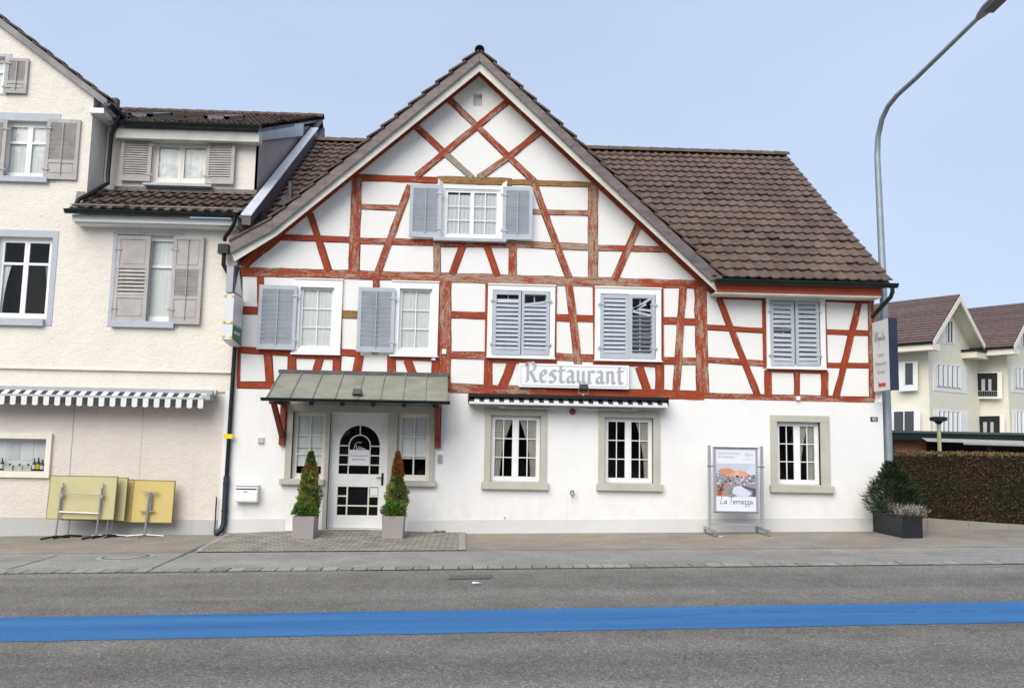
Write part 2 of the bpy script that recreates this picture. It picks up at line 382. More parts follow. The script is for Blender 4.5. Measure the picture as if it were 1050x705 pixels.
# granite sett kerb, one raised line of stones
mb = MB(); x = -14.0
while x < 16:
    Ln = .21+random.uniform(-.02, .03); a, b = x+.009, x+Ln-.009; t = random.uniform(-.004, .006)
    y0, y1 = y_kerb(x)+.006, y_kin(x)-.018; c = random.uniform(.66, 1.15)
    mb.prism([(a, y0, gz(a)+t), (b, y0, gz(b)+t), (b, y1, gz(b)+t+.004), (a, y1, gz(a)+t+.004)], (0, 0, -.1), (c, c, c)); x += Ln
kk = Mat('sett_stone', (.25, .24, .22), .9); kk.color(kk.mix(1.0, kk.ramp(kk.noise(kk.coord(), 14, 5), [(.3, (.21, .205, .185)), (.7, (.31, .30, .275))]), kk.tint(), 'MULTIPLY'))
struct(mb.build('kerb', kk.m, bevel=.008))
mb = MB(); x = -13.0
while x < 14:
    Lq = random.uniform(.3, 1.4); wq = random.uniform(.006, .03) if x > -2 else random.uniform(.004, .014)
    mb.face([(x, y_kerb(x)-wq, gz(x)-.0075), (x+Lq, y_kerb(x+Lq)-wq*random.uniform(.5, 1.2), gz(x+Lq)-.0075), (x+Lq, y_kerb(x+Lq)+.004, gz(x+Lq)-.0075), (x, y_kerb(x)+.004, gz(x)-.0075)]); x += Lq
struct(mb.build('kerb_joint', plain('damp_joint_dirt', (.03, .028, .024), .95)))
mb = MB(); x = P(600, 629, 0).x*0+.8; yy = .5; x = 1.2
while x < 9.5:        # crack wandering along the blue band
    x2 = x+random.uniform(.06, .16); y2 = min(.72, max(.3, yy+random.uniform(-.045, .045)+.004)); 
    A_ = [y_b2(q)+(y_b1(q)-y_b2(q))*v for q, v in ((x, yy), (x2, y2))]
    if random.random() < .72: mb.face([(x, A_[0]-.003, gz(x)-.0095), (x2, A_[1]-.003, gz(x2)-.0095), (x2, A_[1]+.004, gz(x2)-.0095), (x, A_[0]+.004, gz(x)-.0095)])
    x, yy = x2, y2
struct(mb.build('road_crack', plain('crack_black', (.03, .03, .03), .95)))
# thin dark joint between pavement and forecourt
band('pavement_joint', lambda x: y_fore(x)-.022, lambda x: y_fore(x)+.006, M['patch'], .0042, -13, 12)
# block-paved area at the door, rising a little to the threshold
def paver_h(x, y):
    c = P(345, 543, 0).x
    return .012+.085*math.exp(-((x-c)/1.7)**2)*max(0, min(1, (y+1.35)/1.35))
mb = MB(); pl = G(205, 567); pt = P(238, 548); pr0 = G(470, 565.5); pr1 = G(470.5, 547)
NX, NY = 40, 10
def ppt(i, j):
    v = j/NY; xa = pl.x+(pt.x-pl.x)*v**.55; xb = pr0.x+(pr1.x-pr0.x)*v; xx = xa+(xb-xa)*i/NX
    yf = y_fore(xx)+.01; yy = yf+(.16-yf)*v
    return Vector((xx, yy, gz(xx)+paver_h(xx, yy)))
for i in range(NX):
    for j in range(NY): mb.face([ppt(i, j), ppt(i+1, j), ppt(i+1, j+1), ppt(i, j+1)])
struct(mb.build('paved_entrance_ground', M['paver']))
mb = MB()      # pale edging stones along the paving
for j in range(NY):
    a, b = ppt(0, j), ppt(0, j+1); mb.face([a+Vector((-.09, 0, .004)), a+Vector((0, 0, .004)), b+Vector((0, 0, .004)), b+Vector((-.09, 0, .004))])
    a, b = ppt(NX, j), ppt(NX, j+1); mb.face([a+Vector((0, 0, .004)), a+Vector((.12, 0, .004)), b+Vector((.12, 0, .004)), b+Vector((0, 0, .004))])
struct(mb.build('paving_edge_kerb', M['stoneledge']))
# tar seams and a repair patch
def seam(name, pts, w, mat=None, dz=.0046):
    q = [G(*p) for p in pts]; mb = MB()
    for a, b in zip(q, q[1:]):
        n = Vector((-(b-a).y, (b-a).x, 0)).normalized()*w/2; up = Vector((0, 0, dz))
        mb.face([a-n+up, b-n+up, b+n+up, a+n+up])
    return struct(mb.build(name, mat or M['patch']))
seam('tar_seam', [(3, 585), (60, 569)], .02)
seam('tar_seam', [(153, 584), (185, 570)], .035); seam('tar_seam', [(185, 570), (213, 557), (232, 550)], .06)
q = [G(462, 588.5), G(505, 588.2), G(503, 592), G(460, 592.5)]
mb = MB(); mb.face([p+Vector((0, 0, -.007)) for p in reversed(q)]); struct(mb.build('road_patch', M['patch']))
# manhole
c = G(129, 570.8); mh = thing('manhole_cover', (c.x, c.y, gz(c.x)), 'round iron manhole cover set in the pavement in front of the cream house', 'manhole cover')
def disc(mb, c, r, z, h=.02, n=32, c2=None):
    pts = [(c.x+r*math.cos(2*math.pi*i/n), c.y+r*math.sin(2*math.pi*i/n), gz(c.x+r*math.cos(2*math.pi*i/n))+z) for i in range(n)]
    mb.prism(pts, (0, 0, -h))
a = MB(); disc(a, c, .43, .006); a.build('rim', M['stoneledge'], mh)
a = MB(); disc(a, c, .35, .010); a.build('lid', M['patch'], mh)
a = MB(); disc(a, c, .31, .013); a.build('lid_infill', M['walk'], mh)
# small litter: paint flecks / paper scraps on street
for i, (px, py, lab) in enumerate(((740, 550.5, 'white paper scrap lying by the wall right of the poster stand'), (488, 598.2, 'small white scrap lying on the road by the kerb'))):
    c = G(px, py); mb = MB(); mb.prism([(c.x-.05, c.y-.03, c.z+.012), (c.x+.06, c.y-.02, c.z+.02), (c.x+.05, c.y+.04, c.z+.012), (c.x-.04, c.y+.03, c.z+.022)], (0, 0, -.003))
    tag(mb.build('paper_scrap', M['paper']), lab, 'litter')

# ------------------------------------------------------------------ building blocks
def wall(name, mat, parent, outer, holes, y0, thick, bx=True):
    """vertical wall facing -Y; outer: list of (x,z); holes: list of (x0,x1,z0,z1)"""
    loops = [[Vector((x, z, 0)) for x, z in outer]]
    for h in holes: loops.append([Vector((h[0], h[2], 0)), Vector((h[0], h[3], 0)), Vector((h[1], h[3], 0)), Vector((h[1], h[2], 0))])
    flat = [p for l in loops for p in l]; tris = tessellate_polygon(loops); mb = MB()
    for t in tris:
        a, b, c = [flat[i] for i in t]
        if (b-a).cross(c-a).z < 0: a, b, c = a, c, b
        if (b-a).cross(c-a).length < 1e-7: continue
        mb.face([(a.x, y0, a.y), (b.x, y0, b.y), (c.x, y0, c.y)])
    for l in loops:
        for i in range(len(l)):
            a, b = l[i], l[(i+1) % len(l)]
            mb.face([(a.x, y0, a.y), (a.x, y0+thick, a.y), (b.x, y0+thick, b.y), (b.x, y0, b.y)])
    return mb.build(name, mat, parent)

def tiles(name, mat, parent, O, U, V, n_u, n_v, keep=None, tw=.225, th=.37, lift=.045, wave=.030):
    O = Vector(O); U = Vector(U).normalized(); V = Vector(V).normalized(); N = U.cross(V).normalized()
    if N.z < 0: N = -N
    prof = [(0, .0), (.12, -.2), (.32, -.45), (.52, -.2), (.70, .55), (.84, 1.0), (1.0, .35)]
    mb = MB()
    for j in range(n_v):
        for i in range(n_u):
            c = O+U*((i+.5)*tw)+V*((j+.5)*th)
            if keep and not keep(c): continue
            g = random.uniform(.84, 1.12)*(1+.14*noise.noise(c*.9)); h_ = random.uniform(-.02, .04); col = (g+h_, g, g-h_*.5)
            jl = lift+random.uniform(-.005, .008)+(.02 if random.random() < .03 else 0); ju = random.uniform(-.007, .007); slip = -.02 if random.random() < .008 else random.uniform(-.003, .003); tl = random.uniform(-.006, .006)
            lo = []; hi = []; un = []
            for u, h in prof:
                b = O+U*((i+u)*tw+ju)+V*(j*th - .02*h + tl*u + slip)
                lo.append(b+N*(jl+h*wave)); un.append(b+N*(jl+h*wave-.028)-V*.002)
                hi.append(O+U*((i+u)*tw+ju)+V*((j+1.06)*th)+N*(h*wave+.002))
            for k in range(len(prof)-1):
                mb.face([lo[k], lo[k+1], hi[k+1], hi[k]], col); mb.face([un[k], un[k+1], lo[k+1], lo[k]], tuple(x*.8 for x in col))
    return mb.build(name, mat, parent)

def ridge_tiles(name, mat, parent, a, b, r=.13, L=.38):
    a = Vector(a); b = Vector(b); d = (b-a); n = max(1, int(d.length/L)); d /= n; s = Vector((0, 0, 1)).cross(d).normalized(); mb = MB()
    up = d.normalized().cross(s); up = up if up.z > 0 else -up
    for i in range(n):
        p0 = a+d*i; p1 = a+d*(i+1.08); g = random.uniform(.8, 1.15)
        for k in range(8):
            t0, t1 = math.pi*k/8, math.pi*(k+1)/8
            f = lambda p, t, rr: p+s*math.cos(t)*rr+up*(math.sin(t)*rr-.02)
            mb.face([f(p0, t0, r*1.06), f(p0, t1, r*1.06), f(p1, t1, r*.94), f(p1, t0, r*.94)], (g, g, g))
            mb.face([f(p0, t0, r*1.06), f(p0, t1, r*1.06), f(p0, t1, r*.9), f(p0, t0, r*.9)], (g*.7,)*3)
    return mb.build(name, mat, parent)

def slab(name, mat, parent, pts, t):     # solid sheet under a set of coplanar points
    mb = MB(); mb.prism(pts, (0, 0, -t)); return mb.build(name, mat, parent)

def shutter(parent, x0, x1, z0, z1, y, mat, kind='louvre', rows=14, yaw=0, pivot='L', rod=False, missing=(), tilt=28, broken=None, wear=0, opengap=(), seed=0):
    """louvred shutter leaf lying in plane y (front), pivoting by yaw degrees about its hinge side"""
    rr = random.Random(seed); w_, h_ = x1-x0, z1-z0; st = min(.07, w_*.13); T = .034
    px = x0 if pivot == 'L' else x1
    ca, sa = math.cos(R_(yaw)), math.sin(R_(yaw)); mb = MB()
    def fix(k0):
        for k in range(k0, len(mb.v)):
            X, Y_, Z = mb.v[k]; dx, dy = X-px, Y_-y; mb.v[k] = (px+dx*ca-dy*sa, y+dx*sa+dy*ca, Z)
    mb.box(x0, x0+st, y, y+T, z0, z1); mb.box(x1-st, x1, y, y+T, z0, z1)
    mb.box(x0+st, x1-st, y+.001, y+T-.001, z1-st*1.1, z1); mb.box(x0+st, x1-st, y+.001, y+T-.001, z0, z0+st*1.5)
    a, b = z0+st*1.5, z1-st*1.1
    if kind == 'half':                   # louvres above, solid panel below
        mid = z0+h_*.27; mb.box(x0+st, x1-st, y+.001, y+T-.001, mid, mid+st); mb.box(x0+st, x1-st, y+.014, y+T-.006, a, mid); mb.box(x0+st+.03, x1-st-.03, y+.006, y+.02, a+.03, mid-.03); a = mid+st
    if kind == 'mid':
        mid = z0+h_*.62; m2 = z0+h_*.28; 
        for q in (mid, m2): mb.box(x0+st, x1-st, y+.001, y+T-.001, q, q+st*.9)
        mb.box(x0+st, x1-st, y+.014, y+T-.006, mid+st*.9, b); mb.box(x0+st+.03, x1-st-.03, y+.006, y+.02, mid+st*.9+.03, b-.03)
        mb.box(x0+st, x1-st, y+.014, y+T-.006, a, m2); mb.box(x0+st+.03, x1-st-.03, y+.006, y+.02, a+.03, m2-.03)
        a, b = m2+st*.9, mid
    n = rows; dz = (b-a)/n
    for i in range(n):
        if i in missing: continue
        zc = a+dz*(i+.5); ang = R_(tilt if i not in opengap else 65)+rr.uniform(-.03, .03)*(1+wear); 
        rolla = rr.uniform(-.004, .004)*(1+4*wear)
        ax = Vector((math.cos(rolla), 0, math.sin(rolla))); ay = Vector((0, -math.sin(ang), math.cos(ang)))
        # the slat leans out at its foot
        mb.obox((x0/2+x1/2, y+T/2, zc), (ax, Vector((0, -math.sin(ang), math.cos(ang))), ax.cross(ay)), ((w_-2*st)/2+.004, dz*(.53 if tilt < 0 else .475), .0045))
    if broken:
        for (bx, bz, L, an) in broken:
            d = Vector((math.cos(R_(an)), 0, math.sin(R_(an)))); c = Vector((x0+w_*bx, y+.004, z0+h_*bz))
            mb.obox(c, (d, Vector((0, 1, 0)), d.cross(Vector((0, 1, 0)))), (L/2, .004, .024))
    if rod: mb.box((x0+x1)/2-.007, (x0+x1)/2+.007, y-.018, y+.004, z0+st*1.3, z1-st*1.0)
    fix(0); o = mb.build('shutter', mat, parent)
    hx = px; sg = 1 if pivot == 'L' else -1
    for q in (.16, .84):
        hs = MB(); z = z0+h_*q; hs.box(hx-.05*sg, hx+.10*sg, y-.012, y-.002, z-.014, z+.014); hs.tube([(hx-.012*sg, y-.012, z-.03), (hx-.012*sg, y-.012, z+.03)], .011, 6)
        hs.build('hinge', M['louvre'] if mat == M['louvre'] else M['oldlouvre'], o)
    return o

def curtain_mb(x0, x1, z0, z1, y, amp=.02, wl=.09, swag=None, phase=0.0, n=None):
    mb = MB(); n = n or max(8, int((x1-x0)/wl*6)); m_ = 10
    def pt(i, j):
        u, v = i/n, j/m_; X0, X1 = x0, x1
        if swag == 'L': X1 = x0+(x1-x0)*(.35+.65*(v**2.2))
        if swag == 'R': X0 = x1-(x1-x0)*(.35+.65*(v**2.2))
        x = X0+(X1-X0)*u; return Vector((x, y+amp*math.sin(2*math.pi*(x0+(x1-x0)*u)/wl+phase+.6*math.sin(3*v+5*u)), z0+(z1-z0)*v))
    for i in range(n):
        for j in range(m_): mb.face([pt(i, j), pt(i+1, j), pt(i+1, j+1), pt(i, j+1)])
    return mb

def window(parent, hole, y, sash=2, cols=2, rows=3, mat='whitepaint', transom=None, fw=.045, sw=.04, bar=.018, room=.55, curtains=(), lab=None, dark='darkroom', mullion=None):
    """glazed window filling hole=(x0,x1,z0,z1); y is the face of its frame"""
    x0, x1, z0, z1 = hole; T = .05; mb = MB(); gl = MB(); bars = MB()
    mb.box(x0, x0+fw, y, y+T, z0, z1); mb.box(x1-fw, x1, y, y+T, z0, z1); mb.box(x0+fw, x1-fw, y+.001, y+T-.001, z1-fw, z1); mb.box(x0+fw, x1-fw, y+.001, y+T-.001, z0, z0+fw*1.2)
    X0, X1, Z0, Z1 = x0+fw, x1-fw, z0+fw*1.2, z1-fw; n = sash; step = (X1-X0)/n; mu = mullion or 0
    for k in range(n):
        a = X0+k*step+(mu/2 if k else 0); b = X0+(k+1)*step-(mu/2 if k < n-1 else 0)
        ys = y+.010
        mb.box(a, a+sw, ys, ys+.036, Z0, Z1); mb.box(b-sw, b, ys, ys+.036, Z0, Z1); mb.box(a+sw, b-sw, ys+.001, ys+.035, Z1-sw, Z1); mb.box(a+sw, b-sw, ys+.001, ys+.035, Z0, Z0+sw*1.25)
        ga, gb, gc, gd = a+sw, b-sw, Z0+sw*1.25, Z1-sw
        gl.box(ga-.003, gb+.003, ys+.018, ys+.022, gc-.003, gd+.003)
        yb = ys+.006
        if transom:
            t = gc+(gd-gc)*transom; mb.box(ga, gb, ys+.002, ys+.034, t-.025, t+.025)
        else:
            for i in range(1, cols): q = ga+(gb-ga)*i/cols; bars.box(q-bar/2, q+bar/2, yb, yb+.011, gc, gd)
            for i in range(1, rows): q = gc+(gd-gc)*i/rows; bars.box(ga, gb, yb+.001, yb+.0105, q-bar/2, q+bar/2)
    if mu: mb.box((X0+X1)/2-mu/2, (X0+X1)/2+mu/2, y+.002, y+T-.002, Z0, Z1)
    o = mb.build('window', M[mat], parent)
    gl.build('pane', M['glass'], o)
    if bars.v: bars.build('glazing_bars', M[mat], o)
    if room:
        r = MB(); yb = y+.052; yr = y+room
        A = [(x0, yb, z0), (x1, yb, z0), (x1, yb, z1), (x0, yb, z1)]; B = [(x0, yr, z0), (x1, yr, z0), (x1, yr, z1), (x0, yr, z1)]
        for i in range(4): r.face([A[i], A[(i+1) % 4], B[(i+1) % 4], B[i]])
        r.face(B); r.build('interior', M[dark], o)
    for cu in curtains:
        fx0, fx1, fz0, fz1, m_, sw_ = cu[:6]
        cb = curtain_mb(X0+(X1-X0)*fx0, X0+(X1-X0)*fx1, Z0+(Z1-Z0)*fz0, Z0+(Z1-Z0)*fz1, y+.058, .0035 if cu[4] == 'curtain' else .008, .08, sw_, random.random()*6)
        cb.build('curtain', M[m_], o, smooth=False)
    return o

def casing(parent, x0, x1, z0, z1, hole, y, depth, mat, name='window_casing', lip=.0):
    """picture-frame casing between the outer rectangle and the hole, standing proud of the wall"""
    hx0, hx1, hz0, hz1 = hole; mb = MB(); b = y+depth
    mb.box(x0, hx0, y, b, z0, z1); mb.box(hx1, x1, y, b, z0, z1); mb.box(hx0, hx1, y+.001, b, hz1, z1); mb.box(hx0, hx1, y+.001, b, z0, hz0)
    if lip: mb.box(x0-lip, x1+lip, y-.02, b, z1, z1+.025); mb.box(x0-lip, x1+lip, y-.045, b, z0-.03, z0)
    return mb.build(name, M[mat], parent, bevel=.004)

# pen strokes for lettering: a flat nib drawn along polylines -> thin raised plates
def nib(mb, strokes, ox, oz, s, y, w, ang=38, ax=(1, 0, 0), t=.004, shear=0.0, thin=.25):
    ax = Vector(ax); up = Vector((0, 0, 1)); nv = ax.cross(up); k = 0
    nx, nz_ = math.cos(R_(ang))*w/2, math.sin(R_(ang))*w/2
    def W(u, v, d=0): return Vector(ox)+ax*((u+shear*v)*s)+up*(v*s)+nv*(t+d)
    for st in strokes:
        for (a, b) in zip(st, st[1:]):
            k += 1; d = .00025*(k % 9)
            e = (Vector((b[0]-a[0], b[1]-a[1]))); L = e.length or 1; e /= L
            # nib polygon hull of two pen positions plus a minimum hairline width
            c = Vector((-e.y, e.x))*w*thin/2
            pn = Vector((nx, nz_)); 
            if pn.dot(c) < 0: c = -c
            off = pn if abs(pn.cross(e) if False else pn.x*e.y-pn.y*e.x) > c.length else c
            q = [(a[0]-off.x, a[1]-off.y), (b[0]-off.x, b[1]-off.y), (b[0]+off.x, b[1]+off.y), (a[0]+off.x, a[1]+off.y)]
            f = [W(u, v, d) for u, v in q]
            if (f[1]-f[0]).cross(f[2]-f[0]).dot(nv) < 0: f.reverse()
            mb.face(f)
    return mb
def text(body, size, mat, parent, loc, name='lettering', ax=(1, 0, 0), align='LEFT', ext=.002, shear=0, sx=1.0):
    cu = bpy.data.curves.new('t', 'FONT'); cu.body = body; cu.size = size; cu.extrude = ext; cu.shear = shear; cu.align_x = align
    o = bpy.data.objects.new('t', cu); COL.objects.link(o); bpy.context.view_layer.update()
    me = bpy.data.meshes.new_from_object(o.evaluated_get(bpy.context.evaluated_depsgraph_get())); bpy.data.objects.remove(o); bpy.data.curves.remove(cu)
    ax = Vector(ax).normalized(); up = Vector((0, 0, 1)); nv = ax.cross(up); org = ORG.get(parent, Vector((0, 0, 0))); loc = Vector(loc)
    for v in me.vertices: v.co = loc+ax*(v.co.x*sx)+up*v.co.y+nv*v.co.z-org
    me.materials.clear(); me.materials.append(mat); me.name = name
    q = bpy.data.objects.new(name, me); COL.objects.link(q); q.parent = parent; ORG[q] = org; return q

# ================================================================== HALF-TIMBERED HOUSE
hx0, hx1 = P(240.5, 340).x, P(896, 340).x
H = thing('half_timbered_house', ((hx0+hx1)/2, 0, gz(0)), 'white and red half-timbered inn with tall front gable and grey shutters', 'house')
Zmid = P(560, 405).z                     # bottom of the timbered storey
def rr(px0, py0, px1, py1, Y=0): return rect(px0, py0, px1, py1, Y)
# ---- window openings
w1 = rr(309, 294.5, 340.5, 357.5); w2 = rr(410.5, 296, 441.5, 359.5)
w3 = rr(505.5, 297.5, 563, 363.8); w4 = rr(615.5, 301.2, 671.8, 367.5); w5 = rr(789.5, 308, 841, 375)
w6 = rr(456, 193, 512, 244.8); vent = rr(485.6, 95.8, 494.2, 109)
g1 = rr(503.7, 425.4, 553.6, 494.2); g2 = rr(620, 427.5, 669.4, 495.8); g3 = rr(795.8, 432, 841.5, 497.5)
s1 = rr(301.5, 421.5, 332.5, 491, .0); s2 = rr(408.5, 423.5, 440, 492.5, .0)
dX0, dX1, dZ1 = P(339.5, 424, 0).x, P(399.5, 424, 0).x, P(370, 424, 0).z
dZ0 = P(368, 541.5, .10).z
# ---- gable outline on the wall plane
gA = P(491.5, 73.5); gL = P(241, 272); gL2 = P(283, 243); gR = P(734, 302.5)
topR = P(896, 303)
outer = [(hx0, Zmid), (hx1, Zmid), (hx1, topR.z), (gR.x, gR.z), (gA.x, gA.z), (gL2.x, gL2.z), (hx0, gL.z-.02)]
wall('timbered_wall', M['infill'], H, outer, [w1, w2, w3, w4, w5, w6, vent], .0, .30)
zb = gz(hx0)-.3
hxg = P(906.3, 470).x
wall('ground_floor_wall', M['white'], H, [(hx0, zb), (hxg, zb), (hxg, Zmid), (hx0, Zmid)],
     [g1, g2, g3, s1, s2, (dX0, dX1, dZ0, dZ1)], -.012, .312)
mb = MB()                                # projecting plinth line
pz = lambda px: P(px, 533, -.02).z
for (a, b, top) in ((hx0, P(292, 530).x, .30), (P(418, 530).x, hxg, .26)):
    mb.prism([(a, -.022, gz(a)-.3), (b, -.022, gz(b)-.3), (b, -.022, gz(b)+top), (a, -.022, gz(a)+top)], (0, .009, 0))
mb.build('plinth', M['plinth'], H)
mb = MB(); mb.box(vent[0], vent[1], .12, .14, vent[2], vent[3]); mb.build('gable_vent', M['soffit'], H)
mb = MB(); mb.box(hx0, hx0+.25, .30, 11, zb, gL.z-.1); mb.box(hx1-.25, hx1, .302, 11.2, Zmid, topR.z-.02); mb.box(hxg-.25, hxg-.003, .302, 11.2, zb, Zmid-.003); mb.box(hx0, hx1, 11, 11.25, zb, topR.z); mb.build('side_walls', M['white'], H)

# ---- timbers (photo centre lines on the wall plane): x0,y0,x1,y1,width px, wear, depth rank
TB = [
 (243.5,278.5,461,284.4,8.5,1,0),(461,284.6,640,289.9,9,2,0),(640,289.9,720,291.6,8,1,0),
 (243.5,394.5,290,395.2,6.5,0,0),(290,395.4,461,397.3,7,0,0),(461,397.6,560,401.3,9,1,0),(560,401.6,722,405.4,9,0,0),(722,405.6,896,410,5.5,1,0),
 (284,243.4,362,246,5.5,0,0),(362,246.4,448,249,6,1,0),(448,249.6,522,251,6,1,0),(522,250,608,253.6,6.5,2,0),(608,253.9,686,256,5.5,1,0),
 (362,181.7,448,185,6,0,0),(448,184.2,525,186.6,7,3,0),(525,186.6,612,189.8,5.5,3,0),
 (371,212,415,213.4,5,1,0),(545,217,604,218.6,5,2,0),
 (246,318,268,318.4,7,0,0),(350,322,370,322.7,7,3,0),(462,322.6,498,323.6,6.5,0,0),(570,325.7,609,326.9,6.5,0,0),(679,328.6,714,330,6.5,0,0),(724,335.2,783,339,4.6,0,0),(846,340.2,893,341.6,4.8,0,0),
 (245,358.4,299,361.7,6,0,0),(349,361,369,362.3,6,0,0),(297,365,349,366.5,4,0,0),(400,366.5,450,368.5,4,0,0),(461,363.7,500,365,7,1,0),(499,369.3,571,371.6,4,0,0),(569,365.4,611,367.4,7,1,0),(608,371.7,680,373.4,5,0,0),(678,369.4,715,370.3,7,1,0),(724,368.4,787,372.8,5.2,1,0),(787,379.3,848,381,4,0,0),(847,374.3,893,374.6,4.6,0,0),
 (735,304.6,786,306,4,0,0),(843,306.4,896,308.2,5,0,0),
 # posts
 (247,283,244.5,397,3,0,1),(267.2,282.9,268,360,6,0,1),(274.7,361.3,276.7,391.5,7.5,0,1),(299.5,364.3,299,392,7.5,0,1),(345.8,363.3,345,392,8,0,1),(350.4,286,349.2,363,2.2,0,1),
 (385.9,285.9,384,362,6,1,1),(401.4,364.3,401.2,394,8,0,1),(457,288,456,397,11,1,1),(446.4,367.3,446.4,394,7,0,1),(450.8,289,449.4,365,2,0,1),(498.9,291,498.2,367,2.5,0,1),(500.7,365.3,500.5,397,8,0,1),
 (569.8,293.5,569,367.4,2.4,0,1),(608.8,294,609.6,369,2.4,0,1),(678.6,295,679,370,3,0,1),(676.2,373.3,676.2,401,8,0,1),(718,294,720.4,402.5,12,1,1),
 (782.8,306,784.2,377,3.4,0,1),(787.6,379.3,787.6,405.6,6.5,0,1),(816.9,381.5,816.9,405.8,5.2,0,1),(845.5,381,845.5,406.4,6.8,0,1),(845.2,308,847.2,377.5,3,0,1),(892.6,309.5,894.2,408,5.2,1,1),
 (366,183,362.9,278.5,10,1,1),(448,249,448,281.5,7,2,1),(525.8,249,525.4,283.4,7.6,1,1),(608,190,608,286,9.5,2,1),
 # braces
 (328.3,367,321,392,7,0,2),(369,364,363.5,392,8,0,2),(417.7,369,427,393,8,0,2),(524.9,371.3,515,397.5,8,0,2),(583.4,292.9,593,373,7.2,1,2),(655.3,375.8,664,401,7.4,0,2),(700.4,294,693,401,6.8,1,2),
 (737,306,777,405.5,6,0,2),(881,309.5,857,407.4,5.8,0,2),
 (318,219,337.3,278,6.2,0,2),(420.5,190,387.7,279,6.4,1,2),(474.9,251,463.5,281.5,6.4,0,2),(498.9,251.5,510,283.4,6.4,0,2),(547.5,188.5,583.3,285,6.3,1,2),(655.4,229,629.6,287,6.5,1,2),
 (459.5,101,547.6,186,6,1,3),(427,130,457,158,6,1,3),(457,158,484,182.5,5.5,4,3),(521,103.5,427,180.5,6,1,4),(555,134,520,162,6,1,4),(520,162,491,182.5,6,2,4),
 (248,273.5,284,243.5,9,0,2),(284,243.8,491.5,75.5,4.0,0,5),(491.5,75.5,734,303.5,4.6,0,5)]
def timber_piece(x0, y0, x1, y1, wpx, wear, rank, i):
    a, b = P(x0, y0), P(x1, y1); a.y = b.y = 0; d = b-a; L = d.length; d.normalize(); s = Vector((-d.z, 0, d.x)); hw = wpx*CAM_D/FPX/2*1.02
    yf = -.017-.003*rank-.00022*(i % 12); n = max(2, int(L/.22)); rg = random.Random(i*7+1); uo = rg.uniform(0, 40); vo = rg.uniform(0, 9)
    top, bot = [], []
    for k in range(n+1):
        j = hw*.07; e = .0 if k in (0, n) else 1
        p = a+d*(L*k/n); top.append(p+s*(hw+rg.uniform(-j, j))); bot.append(p-s*(hw+rg.uniform(-j, j)))
    mb = MB(); Y = Vector((0, yf, 0)); B = Vector((0, .001, 0))
    for k in range(n):
        u0, u1 = uo+L*k/n, uo+L*(k+1)/n; v0, v1 = vo, vo+2*hw
        f = [bot[k]+Y, bot[k+1]+Y, top[k+1]+Y, top[k]+Y]; uv = [(u0, v0), (u1, v0), (u1, v1), (u0, v1)]
        if (f[1]-f[0]).cross(f[2]-f[0]).y > 0: f.reverse(); uv.reverse()
        mb.face(f, (1, 1, 1), uv)
        mb.face([top[k]+Y, top[k+1]+Y, top[k+1]+B, top[k]+B], None, [(u0, v1), (u1, v1), (u1, v1+.02), (u0, v1+.02)])
        mb.face([bot[k]+B, bot[k+1]+B, bot[k+1]+Y, bot[k]+Y], None, [(u0, v0), (u1, v0), (u1, v0+.02), (u0, v0+.02)])
    for k in (0, n): mb.face([bot[k]+Y, top[k]+Y, top[k]+B, bot[k]+B], None, [(uo, vo)]*4)
    if wpx > 4.2 and rank < 5:              # plaster joint and edge shadow painted as one dark strip
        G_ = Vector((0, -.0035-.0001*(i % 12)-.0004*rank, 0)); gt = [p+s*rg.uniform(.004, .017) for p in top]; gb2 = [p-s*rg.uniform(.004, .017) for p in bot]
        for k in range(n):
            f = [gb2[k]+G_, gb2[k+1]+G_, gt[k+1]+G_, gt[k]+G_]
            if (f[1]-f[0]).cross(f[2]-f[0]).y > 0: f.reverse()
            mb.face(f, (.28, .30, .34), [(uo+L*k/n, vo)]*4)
    nm = 'timber_beam' if rank == 0 else ('timber_post' if rank == 1 else ('rafter' if rank == 5 else 'timber_brace'))
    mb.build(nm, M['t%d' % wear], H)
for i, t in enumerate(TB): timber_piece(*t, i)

# ---- gable roof: pitch taken from the eave and ridge
OVG = -.47                                # front overhang of the gable roof
aL = P(236.5, 259.2, OVG); kL = P(279, 236.5, OVG); aA = P(491.8, 62.5, OVG); aR = P(729, 287.5, OVG)   # lower edge of verge board
tA = P(491.8, 52.5, OVG); tL = P(235, 247.5, OVG); tkL = P(279, 224, OVG); tR = P(741, 284.5, OVG)       # upper edge
RY = 5.35                                 # depth of the cross ridge behind the facade
ridge = P(808, 160.5, RY); ridgeL = P(340, 143.5, RY)
RZ = ridge.z; EY = -.45
eave = P(915, 289, EY); eaveZ = eave.z; REX = eave.x
slopeM = (RZ-eaveZ)/(RY-EY)
gslL = (tA.z-tkL.z)/(tA.x-tkL.x); gslR = (tA.z-tR.z)/(tR.x-tA.x)
# verge boards
def verge_pieces(pts_lo, pts_hi, name, mat, n=1):
    for (a, b, c, d) in zip(pts_lo, pts_lo[1:], pts_hi, pts_hi[1:]):
        k = max(1, int((b-a).length/1.1)); mb = MB()
        for q in range(k):
            f0, f1 = q/k+.001, (q+1)/k; j = .003*(q % 2)
            mb.prism([a.lerp(b, f0)+Vector((0, j, 0)), a.lerp(b, f1)+Vector((0, j, 0)), c.lerp(d, f1)+Vector((0, j, 0)), c.lerp(d, f0)+Vector((0, j, 0))], (0, .04, 0))
        mb.build(name, mat, H)
verge_pieces([aL, kL, aA, aR], [tL, tkL, tA, tR], 'verge_board', M['verge'])
